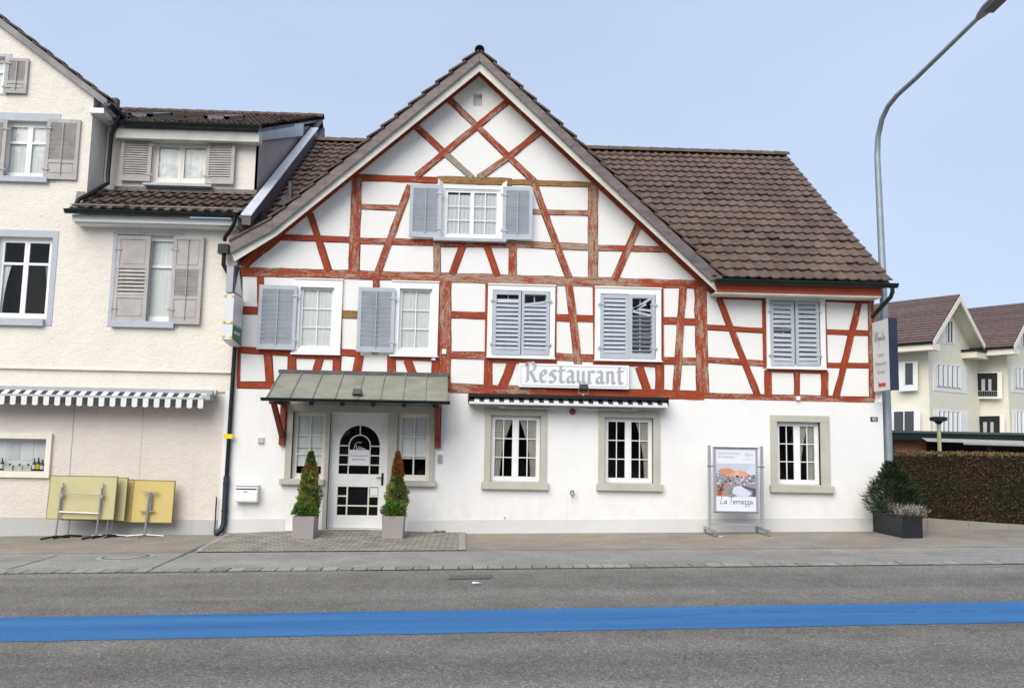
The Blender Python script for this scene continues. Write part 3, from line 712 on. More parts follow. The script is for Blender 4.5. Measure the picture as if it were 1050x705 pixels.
# pale inner barge board set back under the verge
inn = [P(240.3, 268.0, -.40), P(284, 241, -.40), P(491.8, 73.0, -.40), P(736, 300, -.40)]
outb = [P(236.8, 257, -.40), P(279, 234, -.40), P(491.8, 60, -.40), P(731, 285, -.40)]
for a, b, c, d in zip(inn, inn[1:], outb, outb[1:]):
    mb = MB(); mb.prism([a, b, d, c], (0, .03, 0)); mb.build('barge_board', M['soffit'], H)
# soffit sheets between verge and wall
wA, wR, wK, wL = P(491.8, 73.2, .0), P(736.5, 300, .0), P(284, 241, .0), P(241, 268.5, .0)
mb = MB()
mid = [(aL, wL), (kL, wK), (aA, wA), (aR, wR)]
for (a, b), (c, d) in zip(mid, mid[1:]):
    a2, c2 = a+Vector((0, .042, .004)), c+Vector((0, .042, .004)); mb.prism([a2, c2, d+Vector((0, -.026, .01)), b+Vector((0, -.026, .01))], (0, 0, .03))
mb.build('soffit', M['soffit'], H)
# gable roof planes
def gable_plane(side):
    A = tA+Vector((0, -.03, .0))
    s_ = gslL if side < 0 else gslR
    U = Vector((0, 1, 0)); V = Vector((-side*1, 0, s_)).normalized()      # up slope toward the ridge
    end = tkL if side < 0 else tR
    L = (A-Vector((end.x, A.y, end.z))).length; th = L/round(L/.37); nv = round(L/th)
    O = Vector((end.x, A.y, end.z-.005)); nu = int((RY+2)/.225)
    def keep(c):
        zm = RZ-abs(c.y-RY)*slopeM
        return c.z > zm-.35
    tiles('roof_tiles', M['tile'], H, O, U, V, nu, nv, keep, th=th, lift=.06, wave=.022)
    mb = MB(); a = A-Vector((0, -.035, .03)); b = Vector((end.x, A.y+.035, end.z-.03)); mb.prism([a, b, b+Vector((0, 6.2, 0)), a+Vector((0, 6.2, 0))], (0, 0, -.07)); mb.build('roof_deck', M['darkzinc'], H)
    # verge tiles with stepped silhouette
    mb = MB(); dn = -V; N = Vector((s_*side*-1, 0, 0)); Nn = Vector((side*s_, 0, 1)).normalized()
    for k in range(nv):
        p = Vector((A.x, A.y, A.z))+dn*(L*k/nv); q = p+dn*(L/nv+.035); g = random.uniform(.8, 1.1)
        mb.prism([p+Nn*.0, q+Nn*.055, q+Nn*.09, p+Nn*.035], (0, .2, 0), (g, g*.97, g*.93))
    mb.build('verge_tiles', M['tile'], H)
gable_plane(-1); gable_plane(1)
mb = MB()                                   # flared foot of the left slope
mb.prism([tkL+Vector((0, -.03, .0)), tL+Vector((0, -.03, 0)), tL+Vector((0, -.03, .045)), tkL+Vector((0, -.03, .045))], (0, 1.6, 0), (1, 1, 1)); mb.build('eave_flare', M['tile'], H)
ridge_tiles('ridge_tiles', M['tile'], H, tA+Vector((0, -.08, .02)), (tA.x, RY+.3, tA.z+.0), .095)
# main (cross) roof, front slope
RXL, RXR = -4.70, REX
tw = .225; Lm = math.hypot(RY-EY, RZ-eaveZ); nv = round(Lm/.37); th = Lm/nv
def gable_z(x): return tA.z-(tA.x-x)*gslL if x < tA.x else tA.z-(x-tA.x)*gslR
nu = int((RXR-RXL)/tw)
nuR = int((RXR-tA.x)/tw)
tiles('roof_tiles', M['tile'], H, (RXR-nuR*tw, EY, eaveZ), (1, 0, 0), (0, RY-EY, RZ-eaveZ), nuR, nv, lambda c: c.z > gable_z(c.x)-.12, th=th)
eaveL = 5.72; LmL = math.hypot(RY-EY, RZ-eaveL); nvL = round(LmL/.37); nuL = int((tA.x-RXL)/tw)+1
tiles('roof_tiles', M['tile'], H, (RXL, EY, eaveL), (1, 0, 0), (0, RY-EY, RZ-eaveL), nuL, nvL, lambda c: c.z > gable_z(c.x)-.12 and c.y > .1, th=LmL/nvL)
tb = nv; tiles('roof_tiles', M['tile'], H, (RXR-nu*tw, 2*RY-EY, eaveZ), (1, 0, 0), (0, -(RY-EY), RZ-eaveZ), nu, nv, None, th=th)
ridge_tiles('ridge_tiles', M['tile'], H, (RXL, RY, RZ+.03), (RXR+.02, RY, RZ+.03), .13)
mb = MB(); gx = tR.x-.05
mb.prism([(gx, EY+.03, eaveZ-.02), (RXR-.03, EY+.03, eaveZ-.02), (RXR-.03, RY, RZ-.03), (gx, RY, RZ-.03)], (0, 0, -.10))
mb.prism([(RXL, .6, eaveL+(.6-EY)*(RZ-eaveL)/(RY-EY)-.03), (tA.x, .6, eaveL+(.6-EY)*(RZ-eaveL)/(RY-EY)-.03), (tA.x, RY, RZ-.03), (RXL, RY, RZ-.03)], (0, 0, -.10))
mb.prism([(RXL, RY+.01, RZ-.03), (RXR-.03, RY+.01, RZ-.03), (RXR-.03, 2*RY-EY, eaveZ-.02), (RXL, 2*RY-EY, eaveZ-.02)], (0, 0, -.10))
mb.build('roof_deck', M['darkzinc'], H)
mb = MB(); mb.prism([(hx1-.02, .3, topR.z-.05), (hx1-.02, 2*RY-.3, topR.z-.05), (hx1-.02, RY, RZ-.16)], (-.2, 0, 0)); mb.build('side_gable_wall', M['white'], H)
# eave of the right roof: red fascia, white strip, dark gutter
fx0 = gR.x+.03
f0, f1 = P(741, 294, EY+.06), P(903, 297, EY+.06)
fz1 = eaveZ-.04; fz0 = P(820, 301.5, EY+.06).z
mb = MB(); mb.box(fx0-.12, f1.x, EY+.05, EY+.08, fz0, fz1); mb.build('fascia_board', M['t0'] if False else plain('red_fascia_paint', (.42, .075, .03), .6), H)
mb = MB(); mb.box(fx0-.16, f1.x, EY+.045, -.03, fz0-.035, fz0-.002); mb.build('eave_soffit', M['soffit'], H)
def half_gutter(parent, a, b, r, mat, name='gutter'):
    a = Vector(a); b = Vector(b); d = (b-a).normalized(); s = Vector((0, 0, 1)).cross(d).normalized(); mb = MB(); n = 10
    f = lambda p, t, rr: p+s*math.cos(t)*rr+Vector((0, 0, -math.sin(t)*rr))
    for k in range(n):
        t0, t1 = math.pi*k/n, math.pi*(k+1)/n
        mb.face([f(a, t0, r), f(b, t0, r), f(b, t1, r), f(a, t1, r)]); mb.face([f(a, t1, r*.93), f(b, t1, r*.93), f(b, t0, r*.93), f(a, t0, r*.93)])
    for p in (a, b): mb.face([f(p, math.pi*k/n, r) for k in range(n+1)])
    for s2 in (-1, 1): mb.tube([a+s*r*s2, b+s*r*s2], .012, 6)
    k = a.copy(); L = (b-a).length; q = .4
    while q < L:
        for z in range(n): 
            t0, t1 = math.pi*z/n, math.pi*(z+1)/n; p = a+d*q; p2 = a+d*(q+.03); mb.face([f(p, t0, r*1.05), f(p2, t0, r*1.05), f(p2, t1, r*1.05), f(p, t1, r*1.05)])
        q += .75
    return mb.build(name, mat, parent)
ga = P(733, 291, EY-.10); gb = P(920, 293.5, EY-.10); gzz = P(820, 291.5, EY-.10).z
half_gutter(H, (ga.x, EY-.10, gzz+.05), (gb.x, EY-.10, gzz+.05), .075, M['gutter'])
mb = MB(); px = gb.x-.10      # swan-neck downpipe
e1 = P(912, 298, EY-.1); 
mb.tube([(px, EY-.10, gzz-.01), (px, EY-.10, gzz-.10), (px-.02, EY-.06, gzz-.20), (px-.12, EY+.10, gzz-.36), (px-.20, EY+.25, gzz-.50), (hx1+.07, .50, gzz-.60), (hx1+.07, .62, gzz-.8), (hx1+.07, .65, Zmid+.05)], .042, 10)
mb.build('downpipe', M['gutter'], H, smooth=True)

# ---- timbered-storey windows
def cased(hole, pxs, y=-.055, curt=(), lip=.012, mat='whitepaint', **k):
    o = rr(*pxs); casing(H, o[0], o[1], o[2], o[3], hole, y, .055-.001+.004, mat, lip=lip)
    window(H, hole, y+.07, mat=mat, curtains=curt, **k)
cased(w1, (303, 286.5, 349, 363), curt=[(0, 1, 0, 1, 'curtain', None)], sash=1, cols=2, rows=3, fw=.02, sw=.025, mat='whitepaint')
cased(w2, (402.8, 289, 448.4, 365), curt=[(0, .5, .02, 1, 'curtain', None), (.5, 1, .02, 1, 'curtain', None)], sash=1, cols=2, rows=3, fw=.02, sw=.025)
cased(w3, (500.6, 292.2, 568.4, 367), sash=2, rows=3); cased(w4, (610, 295, 677.6, 370), sash=2, rows=3); cased(w5, (784.7, 302.8, 846.5, 378), sash=2, rows=3)
def sh(px0, py0, px1, py1, y, **k):
    q = rr(px0, py0, px1, py1, y); return shutter(H, q[0], q[1], q[2], q[3], y, M['louvre'], **k)
sh(266.6, 292, 302, 358.5, -.12, rows=12, yaw=3, pivot='R', rod=True, tilt=24, seed=1)
sh(368, 294.4, 403.2, 361.4, -.12, rows=12, yaw=3, pivot='R', rod=True, tilt=24, seed=2)
sh(505.8, 297.6, 534.2, 363.8, -.075, rows=13, seed=3, missing=(12,), tilt=-32, wear=1)
sh(534.6, 297.6, 562.8, 363.8, -.075, rows=13, seed=4, pivot='R', missing=(11, 12), tilt=-32, broken=[(.5, .80, .40, 8)], wear=1)
sh(615.8, 301.4, 644.6, 367.5, -.075, rows=13, seed=5, tilt=-32, wear=.6)
sh(645, 301.4, 671.6, 367.5, -.075, rows=13, seed=6, pivot='R', missing=(9, 10, 11, 12), tilt=62, broken=[(.55, .86, .42, 35), (.5, .76, .40, -6), (.5, .70, .42, -12), (.4, .80, .3, 25)], wear=2)
sh(789.6, 308.4, 815, 375, -.075, rows=12, seed=7, tilt=-32, wear=1.5, opengap=(6,))
sh(815.4, 308.4, 840.8, 375, -.075, rows=12, seed=8, pivot='R', tilt=-32, wear=1)
# attic window with shutters folded back and splayed white reveals
window(H, w6, .02, sash=2, cols=2, rows=3, fw=.03, sw=.04, curtains=[(0, .5, 0, .92, 'paper', None), (.5, 1, 0, 1, 'paper', None)])
mb = MB(); a = P(447.5, 246, -.10); q = w6
for sx, X in ((-1, q[0]), (1, q[1])):
    mb.prism([(X, .03, q[2]-.03), (X, .03, q[3]+.10), (X+sx*.11, -.10, q[3]+.16), (X+sx*.11, -.10, q[2]-.03)], (sx*.02, 0, 0))
mb.build('window_casing', M['whitepaint'], H)
mb = MB(); mb.box(q[0]-.2, q[1]+.14, -.15, .01, q[2]-.095, q[2]-.03); mb.build('window_sill', M['louvre'], H, bevel=.004)
sh(421, 188.8, 451.8, 243.6, -.12, rows=12, yaw=2, pivot='R', rod=True, tilt=24, seed=9)
sh(516, 191.4, 545.6, 246, -.12, rows=12, yaw=-2, pivot='L', rod=True, tilt=24, seed=10)

# ---- ground-floor windows in stone surrounds
def stone_window(hole, lint, sill, jambR, curt, dark='darkroom', jl=None):
    a, b = rr(*lint), rr(*sill); x0, x1, z0, z1 = hole; mb = MB(); y = -.05
    mb.box(a[0], a[1], y-.002, .25, z1, a[3]); mb.box(a[0], x0, y, .25, z0, z1); mb.box(x1, a[1] if jambR is None else jambR, y, .25, z0, z1)
    mb.build('stone_surround', M['stone'], H, bevel=.006)
    mb = MB(); mb.box(b[0], b[1], -.11, .10, b[2], z0); mb.build('window_sill', M['stone'], H, bevel=.01)
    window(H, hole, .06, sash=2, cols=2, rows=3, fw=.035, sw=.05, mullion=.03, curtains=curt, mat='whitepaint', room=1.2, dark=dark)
stone_window(g1, (497.6, 418.6, 560.8, 425.4), (493.4, 495.4, 562.2, 502), None, [(.02, .46, .0, 1, 'beigecurtain', 'L'), (.56, .98, .0, 1, 'beigecurtain', 'R')])
stone_window(g2, (613.6, 420.8, 676.2, 427.6), (611.2, 497, 679, 503.4), None, [(.66, .98, .0, 1, 'beigecurtain', 'R')])
stone_window(g3, (789, 425, 849.4, 432), (788.6, 499, 853.8, 505.2), None, [(.5, .8, .0, 1, 'beigecurtain', 'L'), (.75, .99, 0, 1, 'beigecurtain', None)])

# ---- entrance group: two side lights, posts, door
mb = MB(); y = -.06
xs = [P(293.5, 450).x, s1[0], s1[1], dX0, dX1, s2[0], s2[1], P(446, 450).x]
ztop = P(370, 417.5).z; gd = gz(xs[3])-.1
mb.box(xs[0], xs[1], y, .25, s1[2], s1[3]); mb.box(xs[6], xs[7], y, .25, s2[2], s2[3])
mb.box(xs[2], xs[3], y-.01, .25, gd, ztop-.06); mb.box(xs[4], xs[5], y-.01, .25, gd, ztop-.06)
mb.box(xs[0]-.01, xs[7]+.01, y-.015, .25, max(s1[3], dZ1), ztop+.05)
mb.build('stone_surround', M['stone'], H, bevel=.006)
mb = MB(); b = rr(287.5, 492.5, 333, 498.5); mb.box(b[0], b[1], -.13, -.02, s1[2]-.11, s1[2]-.002); mb.build('window_sill', M['stone'], H, bevel=.01)
mb = MB(); b = rr(408, 493.5, 447, 499.5); mb.box(b[0], b[1], -.13, -.02, s2[2]-.11, s2[2]-.002); mb.build('window_sill', M['stone'], H, bevel=.01)
for s_ in (s1, s2): window(H, s_, .05, sash=1, cols=2, rows=3, fw=.04, sw=.045, bar=.03, mat='creampaint', room=.8, curtains=[(0.0, .5, .45 if s_ is s1 else .32, 1, 'curtain', None), (.5, 1, .45 if s_ is s1 else .32, 1, 'curtain', None), (0, 1, .16, .44, 'curtain', None)] if s_ is s1 else [(0, 1, .3, 1, 'curtain', None)])
# door leaf with glazing cut out
DY = .07
def dl(px, py): q = P(px, py, DY); return q.x, q.z
door_c = (dX0+dX1)/2
dax0, dax1 = door_c-.40, door_c+.40
zA_top = dl(370, 436)[1]; zA_bot = dl(370, 485.8)[1]; spr = zA_top-.40
zB0, zB1 = dl(368, 528)[1], dl(368, 498.8)[1]
arch = [(dax0, zA_bot), (dax1, zA_bot)]+[(door_c+.40*math.cos(math.pi*k/20), spr+.40*math.sin(math.pi*k/20)) for k in range(0, 21)]
low = [(dax0, zB0), (dax1, zB0), (dax1, zB1), (dax0, zB1)]
X0, X1, Z0, Z1 = dX0+.035, dX1-.035, dZ0+.01, dZ1-.035
loops = [[Vector((X0, Z0, 0)), Vector((X1, Z0, 0)), Vector((X1, Z1, 0)), Vector((X0, Z1, 0))], [Vector((a, b, 0)) for a, b in reversed(arch)], [Vector((a, b, 0)) for a, b in reversed(low)]]
flat = [p for l in loops for p in l]; mb = MB()
for t in tessellate_polygon(loops):
    a, b, c = [flat[i] for i in t]
    if (b-a).cross(c-a).z < 0: b, c = c, b
    if (b-a).cross(c-a).length > 1e-7: mb.face([(a.x, DY, a.y), (b.x, DY, b.y), (c.x, DY, c.y)])
for l in loops:
    for i in range(len(l)):
        a, b = l[i], l[(i+1) % len(l)]; mb.face([(a.x, DY, a.y), (a.x, DY+.045, a.y), (b.x, DY+.045, b.y), (b.x, DY, b.y)])
mb.box(dX0, X0-.004, DY-.02, DY+.06, dZ0, dZ1); mb.box(X1+.004, dX1, DY-.02, DY+.06, dZ0, dZ1); mb.box(X0-.004, X1+.004, DY-.021, DY+.06, Z1+.004, dZ1)
door = mb.build('door', M['whitepaint'], H)
mb = MB(); mb.prism([(a, DY+.03, b) for a, b in arch], (0, .006, 0)); mb.prism([(a, DY+.03, b) for a, b in low], (0, .006, 0)); mb.build('pane', M['glass'], door)
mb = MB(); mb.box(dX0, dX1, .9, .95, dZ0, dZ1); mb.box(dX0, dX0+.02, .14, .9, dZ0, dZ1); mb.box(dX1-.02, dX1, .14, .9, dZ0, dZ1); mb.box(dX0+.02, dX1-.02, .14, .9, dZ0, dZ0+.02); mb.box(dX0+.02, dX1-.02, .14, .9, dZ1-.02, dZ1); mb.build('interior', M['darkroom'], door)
mb = MB(); yb = DY+.004; bw = .011; ir = .21
mb.tube([(door_c-ir, yb+.01, zA_bot)]+[(door_c+ir*math.cos(math.pi-math.pi*k/16), yb+.01, spr+ir*math.sin(math.pi*k/16)) for k in range(17)]+[(door_c+ir, yb+.01, zA_bot)], .013, 6)
mb.box(door_c-bw, door_c+bw, yb, yb+.02, spr+ir, zA_top)
for k in range(3):
    z = spr-.005-(spr-zA_bot)*k/3
    mb.box(dax0, door_c-ir, yb, yb+.02, z-bw, z+bw); mb.box(door_c+ir, dax1, yb, yb+.02, z-bw, z+bw)
    if k == 2: mb.box(door_c-ir, door_c+ir, yb, yb+.02, z-bw, z+bw)
for x in (door_c-.21, door_c+.21): mb.box(x-bw*1.3, x+bw*1.3, yb, yb+.02, zB0, zB1)
zz = [zB0+(zB1-zB0)*k/3 for k in (1, 2)]
mb.box(dax0, dax1, yb+.001, yb+.019, zz[0]-bw*1.2, zz[0]+bw*1.2); mb.box(dax0, door_c-.21, yb+.001, yb+.019, zz[1]-bw*1.2, zz[1]+bw*1.2); mb.box(door_c+.21, dax1, yb+.001, yb+.019, zz[1]-bw*1.2, zz[1]+bw*1.2)
mb.build('glazing_bars', M['creampaint'], door)
mb = MB(); hz = dl(395, 491)[1]; hx = X1-.07; mb.box(hx-.022, hx+.022, DY-.008, DY, hz-.12, hz+.12); mb.tube([(hx, DY-.008, hz+.03), (hx, DY-.05, hz+.03), (hx-.11, DY-.055, hz+.03)], .010, 8); mb.tube([(hx, DY-.02, hz-.07), (hx, DY-.006, hz-.07)], .014, 8); mb.build('handle', M['black'], door)
nw = (door_c-.20, door_c+.20); nz1 = dl(370, 461)[1]; nz0 = dl(370, 477)[1]
mb = MB(); mb.box(nw[0], nw[1], DY-.006, DY-.003, nz0, nz1); no = mb.build('notice', M['paper'], door)
text('Vorübergehend', .055, M['ink'], no, (door_c, DY-.0065, nz1-.13), align='CENTER', ext=.0005); text('geschlossen', .055, M['ink'], no, (door_c, DY-.0065, nz1-.20), align='CENTER', ext=.0005)
CUR = [[(0, 0), (.1, .5), (.25, .85), (.55, .95), (.9, .9)], [(.3, .6), (.35, .1), (.5, .3)], [(.62, .5), (.6, .1), (.75, .2), (.85, .45)], [(.9, .35), (.88, .08), (1.05, .3), (1.1, .08), (1.25, .25), (1.3, .05), (1.5, .1)]]
mb = MB(); nib(mb, CUR, (door_c-.12, DY+.026, nz1-.01), 0, .17, 0, .10, 40, thin=.4); mb.build('door_lettering', M['paper'], door)
mb = MB(); mb.box(door_c+.235, dax1-.012, DY+.022, DY+.026, zz[1]+.02, zB1-.015); mb.build('sticker', M['paper'], door)

# ---- metal canopy over the entrance
CY = -1.28
c0, c1 = P(287.5, 383.5, -.02), P(459, 386, -.02); zt = (c0.z+c1.z)/2+.02
e0, e1 = P(272.5, 408.5, CY), P(459.5, 411.5, CY); ze = (e0.z+e1.z)/2
CAN = MB(); CAN.prism([(c0.x, -.03, zt), (c1.x, -.03, zt), (e1.x, CY, ze), (e0.x, CY, ze)], (0, 0, -.03))
can = CAN.build('canopy', M['copper'], H)
mb = MB(); N = 8
for k in range(N+1):
    f = k/N; f = .004+f*.992; a = Vector((c0.x+(c1.x-c0.x)*f, -.03, zt)); b = Vector((e0.x+(e1.x-e0.x)*f, CY, ze)); mb.bar(a+Vector((0, 0, .012)), b+Vector((0, 0, .012)), .016, .028)
mb.build('standing_seam', M['copper'], can)
mb = MB(); mb.box(c0.x-.03, c1.x+.03, -.07, -.028, zt-.01, zt+.06); mb.build('flashing', M['darkzinc'], can)
gu = half_gutter(can, (P(267.5, 411, CY-.06).x, CY-.06, ze+.0), (P(461.5, 414, CY-.06).x, CY-.06, ze+.0), .05, M['gutter'])
mb = MB()
for k in range(6):
    x = e0.x+.25+(e1.x-e0.x-.5)*k/5; mb.bar((x, -.04, zt-.09), (x, CY+.05, ze-.07), .07, .09)
mb.box(e0.x+.10, e1.x-.10, -.72, -.64, ze+.02, ze+.12)
mb.build('rafters', plain('dark_stained_timber', (.04, .03, .022), .8), can)
for bx in (P(290, 440, -.05).x, P(449.5, 440, -.05).x):
    mb = MB(); mb.box(bx-.055, bx+.055, -.12, -.02, P(290, 456, -.05).z, ze+.10)
    mb.bar((bx, -.08, P(290, 450, -.05).z+.05), (bx, -.92, ze-.06), .085, .10); mb.bar((bx, -.05, ze+.0), (bx, -1.08, ze-.04), .10, .11); mb.build('bracket', M['oxide'], can)

# ---- fixed awning over the two dining-room windows
a0, a1 = P(481, 407, -.32), P(684.5, 411.5, -.32)
AX0, AX1 = a0.x, a1.x; az = (P(580, 406.5, -.3).z+P(580, 409.5, -.3).z)/2; AY = -.34
slopeA = 0
mb = MB(); mb.box(AX0, AX1, AY, -.02, az-.005, az+.055); mb.box(AX0-.02, AX0, AY-.01, -.02, az-.13, az+.055); mb.box(AX1, AX1+.02, AY-.01, -.02, az-.13, az+.055)
aw = mb.build('awning', M['black'], H)
mb = MB(); dz = .028; L = AX1-AX0; ns = 20; p = L/ns
for k in range(2*ns):
    x = AX0+.005+(L-.01)*k/(2*ns); x2 = AX0+.005+(L-.01)*(k+1)/(2*ns); c = (.035, .037, .042) if k % 2 == 0 else (.70, .70, .68)
    mb.face([(x, AY-.035, az-.105), (x2, AY-.035, az-.105), (x2, AY+.16, az-.010), (x, AY+.16, az-.010)], c)
kk = Mat('awning_stripes', (.5, .5, .5), .85); kk.color(kk.tint()); M['stripecol'] = kk.m
mb.build('valance', kk.m, aw)
mb = MB(); mb.box(AX0, AX1, AY-.05, AY-.005, az-.15, az-.106); mb.build('front_rail', M['signgrey'], aw)
for (a, b) in ((517, 564), (601, 648)):
    p0, p1 = P(a, 418.5, -.2), P(b, 420, -.2); zz_ = az-.20
    mb = MB(); mb.tube([(p0.x, -.2, zz_), (p1.x, -.2, zz_)], .022, 8); mb.box(p0.x-.12, p0.x, -.22, -.18, zz_-.02, zz_+.03); mb.box(p1.x, p1.x+.10, -.22, -.18, zz_-.02, zz_+.03); mb.build('awning_arm', M['alu'], aw)

# ================================================================== things on the inn's wall
# Restaurant board
b0, b1, b2, b3 = P(532, 371.8, -.12), P(645, 374.4, -.12), P(645, 398.2, -.12), P(532, 396.6, -.12)
sg = thing('restaurant_sign', ((b0.x+b1.x)/2, -.09, b2.z), 'long white board with silver blackletter word Restaurant on the timbered wall', 'sign')
sx0, sx1 = (b0.x+b3.x)/2, (b1.x+b2.x)/2; ax = Vector((b1.x-b0.x, 0, b1.z-b0.z)).normalized(); up = Vector((-ax.z, 0, ax.x))
hb = ((b0.z-b3.z)+(b1.z-b2.z))/2; org = Vector((sx0, -.10, (b3.z+b0.z)/2-hb/2)); Wd = (b1-b0).length
mb = MB(); F = lambda u, v, d=0: org+ax*u+up*v+Vector((0, -d, 0))
mb.prism([F(0, 0), F(Wd, 0), F(Wd, hb), F(0, hb)], (0, .06, 0)); mb.build('board', M['signwhite'], sg, bevel=.004)
mb = MB()
q = [(.04, .07), (.07, .04), (Wd-.07, .04), (Wd-.04, .07), (Wd-.04, hb-.07), (Wd-.07, hb-.04), (.07, hb-.04), (.04, hb-.07)]
for a, b in zip(q, q[1:]+q[:1]): mb.bar(F(*a, .003), F(*b, .003), .006, .006, up=(0, 1, 0))
mb.build('border_line', M['palegrey'], sg)
BL = {  # strokes in x-height units (x-height=1), advance
 'R': ([[(.05, 1.42), (.22, 1.5), (.22, .12), (.05, .02)], [(.22, 1.45), (.55, 1.52), (.78, 1.32), (.74, .95), (.30, .78)], [(.42, .80), (.62, .50), (.78, .10), (.98, .10)], [(.1, 1.2), (.1, 1.45)]], 1.08),
 'e': ([[(.15, .75), (.15, .2), (.38, .02), (.62, .18)], [(.15, .75), (.40, .98), (.58, .74), (.2, .48)]], .74),
 's': ([[(.58, .86), (.36, .98), (.16, .78), (.52, .42), (.54, .18), (.34, .02), (.08, .14)], [(.16, .78), (.18, .55)]], .70),
 't': ([[(.26, 1.28), (.26, .16), (.42, .02), (.60, .14)], [(.06, .94), (.58, .96)]], .64),
 'a': ([[(.12, .84), (.34, .98), (.54, .82), (.54, .16), (.70, .03)], [(.54, .52), (.24, .50), (.14, .22), (.30, .03), (.54, .2)]], .80),
 'u': ([[(.06, .88), (.18, .95), (.18, .18), (.36, .03), (.58, .22)], [(.58, .95), (.58, .16), (.74, .03)]], .84),
 'r': ([[(.06, .88), (.2, .95), (.2, .06)], [(.2, .78), (.44, .98), (.58, .84)], [(.08, .03), (.34, .03)]], .64),
 'n': ([[(.06, .88), (.2, .95), (.2, .05)], [(.2, .76), (.44, .97), (.6, .80), (.6, .16), (.74, .03)]], .86)}
sc = .268; tot = sum(BL[c][1] for c in 'Restaurant')*sc; kx = (Wd*.90)/tot; mb = MB(); u = Wd*.055
for ch in 'Restaurant':
    st, adv = BL[ch]; st2 = [[(x*kx, y) for x, y in s_] for s_ in st]
    nib(mb, st2, F(u, hb*.20, .001), 0, sc, 0, .25, 35, ax=ax, thin=.30); u += adv*sc*kx
mb.build('lettering', M['palegrey'], sg)

def spotlight(px, py, Y, label):
    c = P(px, py, Y); o = thing('spotlight', c, label, 'spotlight'); s = .085
    t = R_(25); fw = Vector((0, -math.cos(t), math.sin(t))); u_ = Vector((0, math.sin(t), math.cos(t)))
    mb = MB(); mb.obox(c, ((1, 0, 0), u_, fw), (s, s*.7, .035)); mb.build('housing', M['lampblack'], o, bevel=.008)
    mb = MB(); mb.obox(c+fw*.038, ((1, 0, 0), u_, fw), (s*.85, s*.55, .003)); mb.build('lens', M['black'], o)
    mb = MB(); mb.bar(c+Vector((-s-.012, 0, 0)), c+Vector((-s-.012, .06, -.12)), .012, .02); mb.bar(c+Vector((s+.012, 0, 0)), c+Vector((s+.012, .06, -.12)), .012, .02); mb.bar(c+Vector((-s-.015, .06, -.12)), c+Vector((s+.015, .06, -.12)), .02, .012)
    mb.tube([c+Vector((.0, .05, -.12)), c+Vector((.0, .05, -.18))], .025, 8); mb.build('bracket', M['steel'], o)
spotlight(366.5, 402, -1.12, 'small black spotlight mounted on the green metal canopy')
spotlight(598.5, 397, -.36, 'small black spotlight clamped below the Restaurant board')

# hanging box sign at the right corner
bk = P(895.5, 366, -.12); hX = bk.x+.0
tA_, bA_ = PX(893.6, 330.5, hX), PX(897.5, 402, hX)
zt_, zb_ = P(894, 331, -.12).z, P(897, 401.5, -.12).z; fy = -.80
hs = thing('hanging_sign', (hX, -.4, zb_), 'narrow white and navy box sign projecting from the right corner of the inn', 'sign')
mb = MB(); mb.box(hX, hX+.15, fy, -.10, zb_, zt_); mb.build('box', M['signgrey'], hs, bevel=.006)
mb = MB(); mb.box(hX-.002, hX+.172, fy-.012, fy+.0-.001, zb_-.005, zt_+.005); mb.build('front_cover', M['navy'], hs)
mb = MB()
for z in (zb_+.15, zt_-.15): mb.box(hX+.04, hX+.09, -.10, 0, z-.02, z+.02)
mb.build('mount', M['black'], hs)
axs = (0, -1, 0); hh = zt_-zb_
mb = MB(); ILG = [[(.02, .2), (.12, .9)], [(.2, .1), (.34, 1.0), (.3, .15), (.4, .2)]]
FUO = [[(.75, .85), (.55, .9), (.50, .5), (.62, .30), (.8, .55), (.78, -.2), (.6, -.35)], [(.95, .5), (.93, .25), (1.1, .3), (1.12, .5), (1.15, .2)], [(1.35, .5), (1.25, .4), (1.38, .28), (1.25, .18)], [(1.5, .85), (1.48, .2), (1.6, .25)], [(1.4, .6), (1.62, .62)], [(1.75, .5), (1.68, .3), (1.8, .18), (1.9, .35), (1.8, .5)]]
nib(mb, ILG+FUO, (hX-.001, -.20, zt_-.45), 0, .24, 0, .08, 40, ax=axs, thin=.5); mb.build('script_lettering', M['ink'], hs)
for k, t_ in enumerate(('Hotel', 'Restaurant', 'Pizzeria')): text(t_, .105, M['palegrey'], hs, (hX-.003, -.44, zt_-.72-.17*k), align='CENTER', ax=axs, sx=1.0)
mb = MB(); mb.box(hX-.006, hX-.001, -.62, -.34, zb_+.085, zb_+.155); mb.box(hX-.007, hX-.001, -.34, -.325, zb_+.07, zb_+.19); mb.build('red_logo', M['red'], hs)

# sign cluster at the left corner
lX = P(250, 320, 0).x
c1_ = PX(238, 303, lX)
ls = thing('box_sign', (lX-.1, -.4, P(245, 350, 0).z), 'stacked box sign with white, blue and green faces on the house joint', 'sign')
zs = [P(246, 352, -.3).z, P(246, 335, -.3).z, P(246, 304, -.3).z, P(246, 278, -.3).z]
sw_ = .19; yf = -.72
mb = MB(); mb.box(lX-sw_, lX, yf, -.08, zs[1]+.012, zs[2]); bxo = mb.build('upper_box', M['signgrey'], ls, bevel=.004)
mb = MB(); mb.prism([(lX-sw_, yf, zs[1]), (lX-sw_, -.08, zs[1]), (lX-sw_, -.12, zs[0]-.05), (lX-sw_, yf, zs[0]+.03)], (sw_, 0, 0)); mb.build('lower_box', M['signgrey'], ls)
mb = MB(); mb.prism([(lX+.001, yf+.02, zs[1]-.02), (lX+.001, -.09, zs[1]-.02), (lX+.001, -.13, zs[0]-.03), (lX+.001, yf+.02, zs[0]+.05)], (.004, 0, 0)); mb.build('green_face', M['green'], ls)
mb = MB(); mb.prism([(lX-.03, yf-.02, zs[2]+.012), (lX-.03, -.15, zs[2]+.012), (lX-.03, -.22, zs[3]-.12), (lX-.03, yf+.25, zs[3]+.06), (lX-.03, yf-.02, zs[3]+.03)], (.03, 0, 0)); mb.build('blue_face', M['navy'], ls)
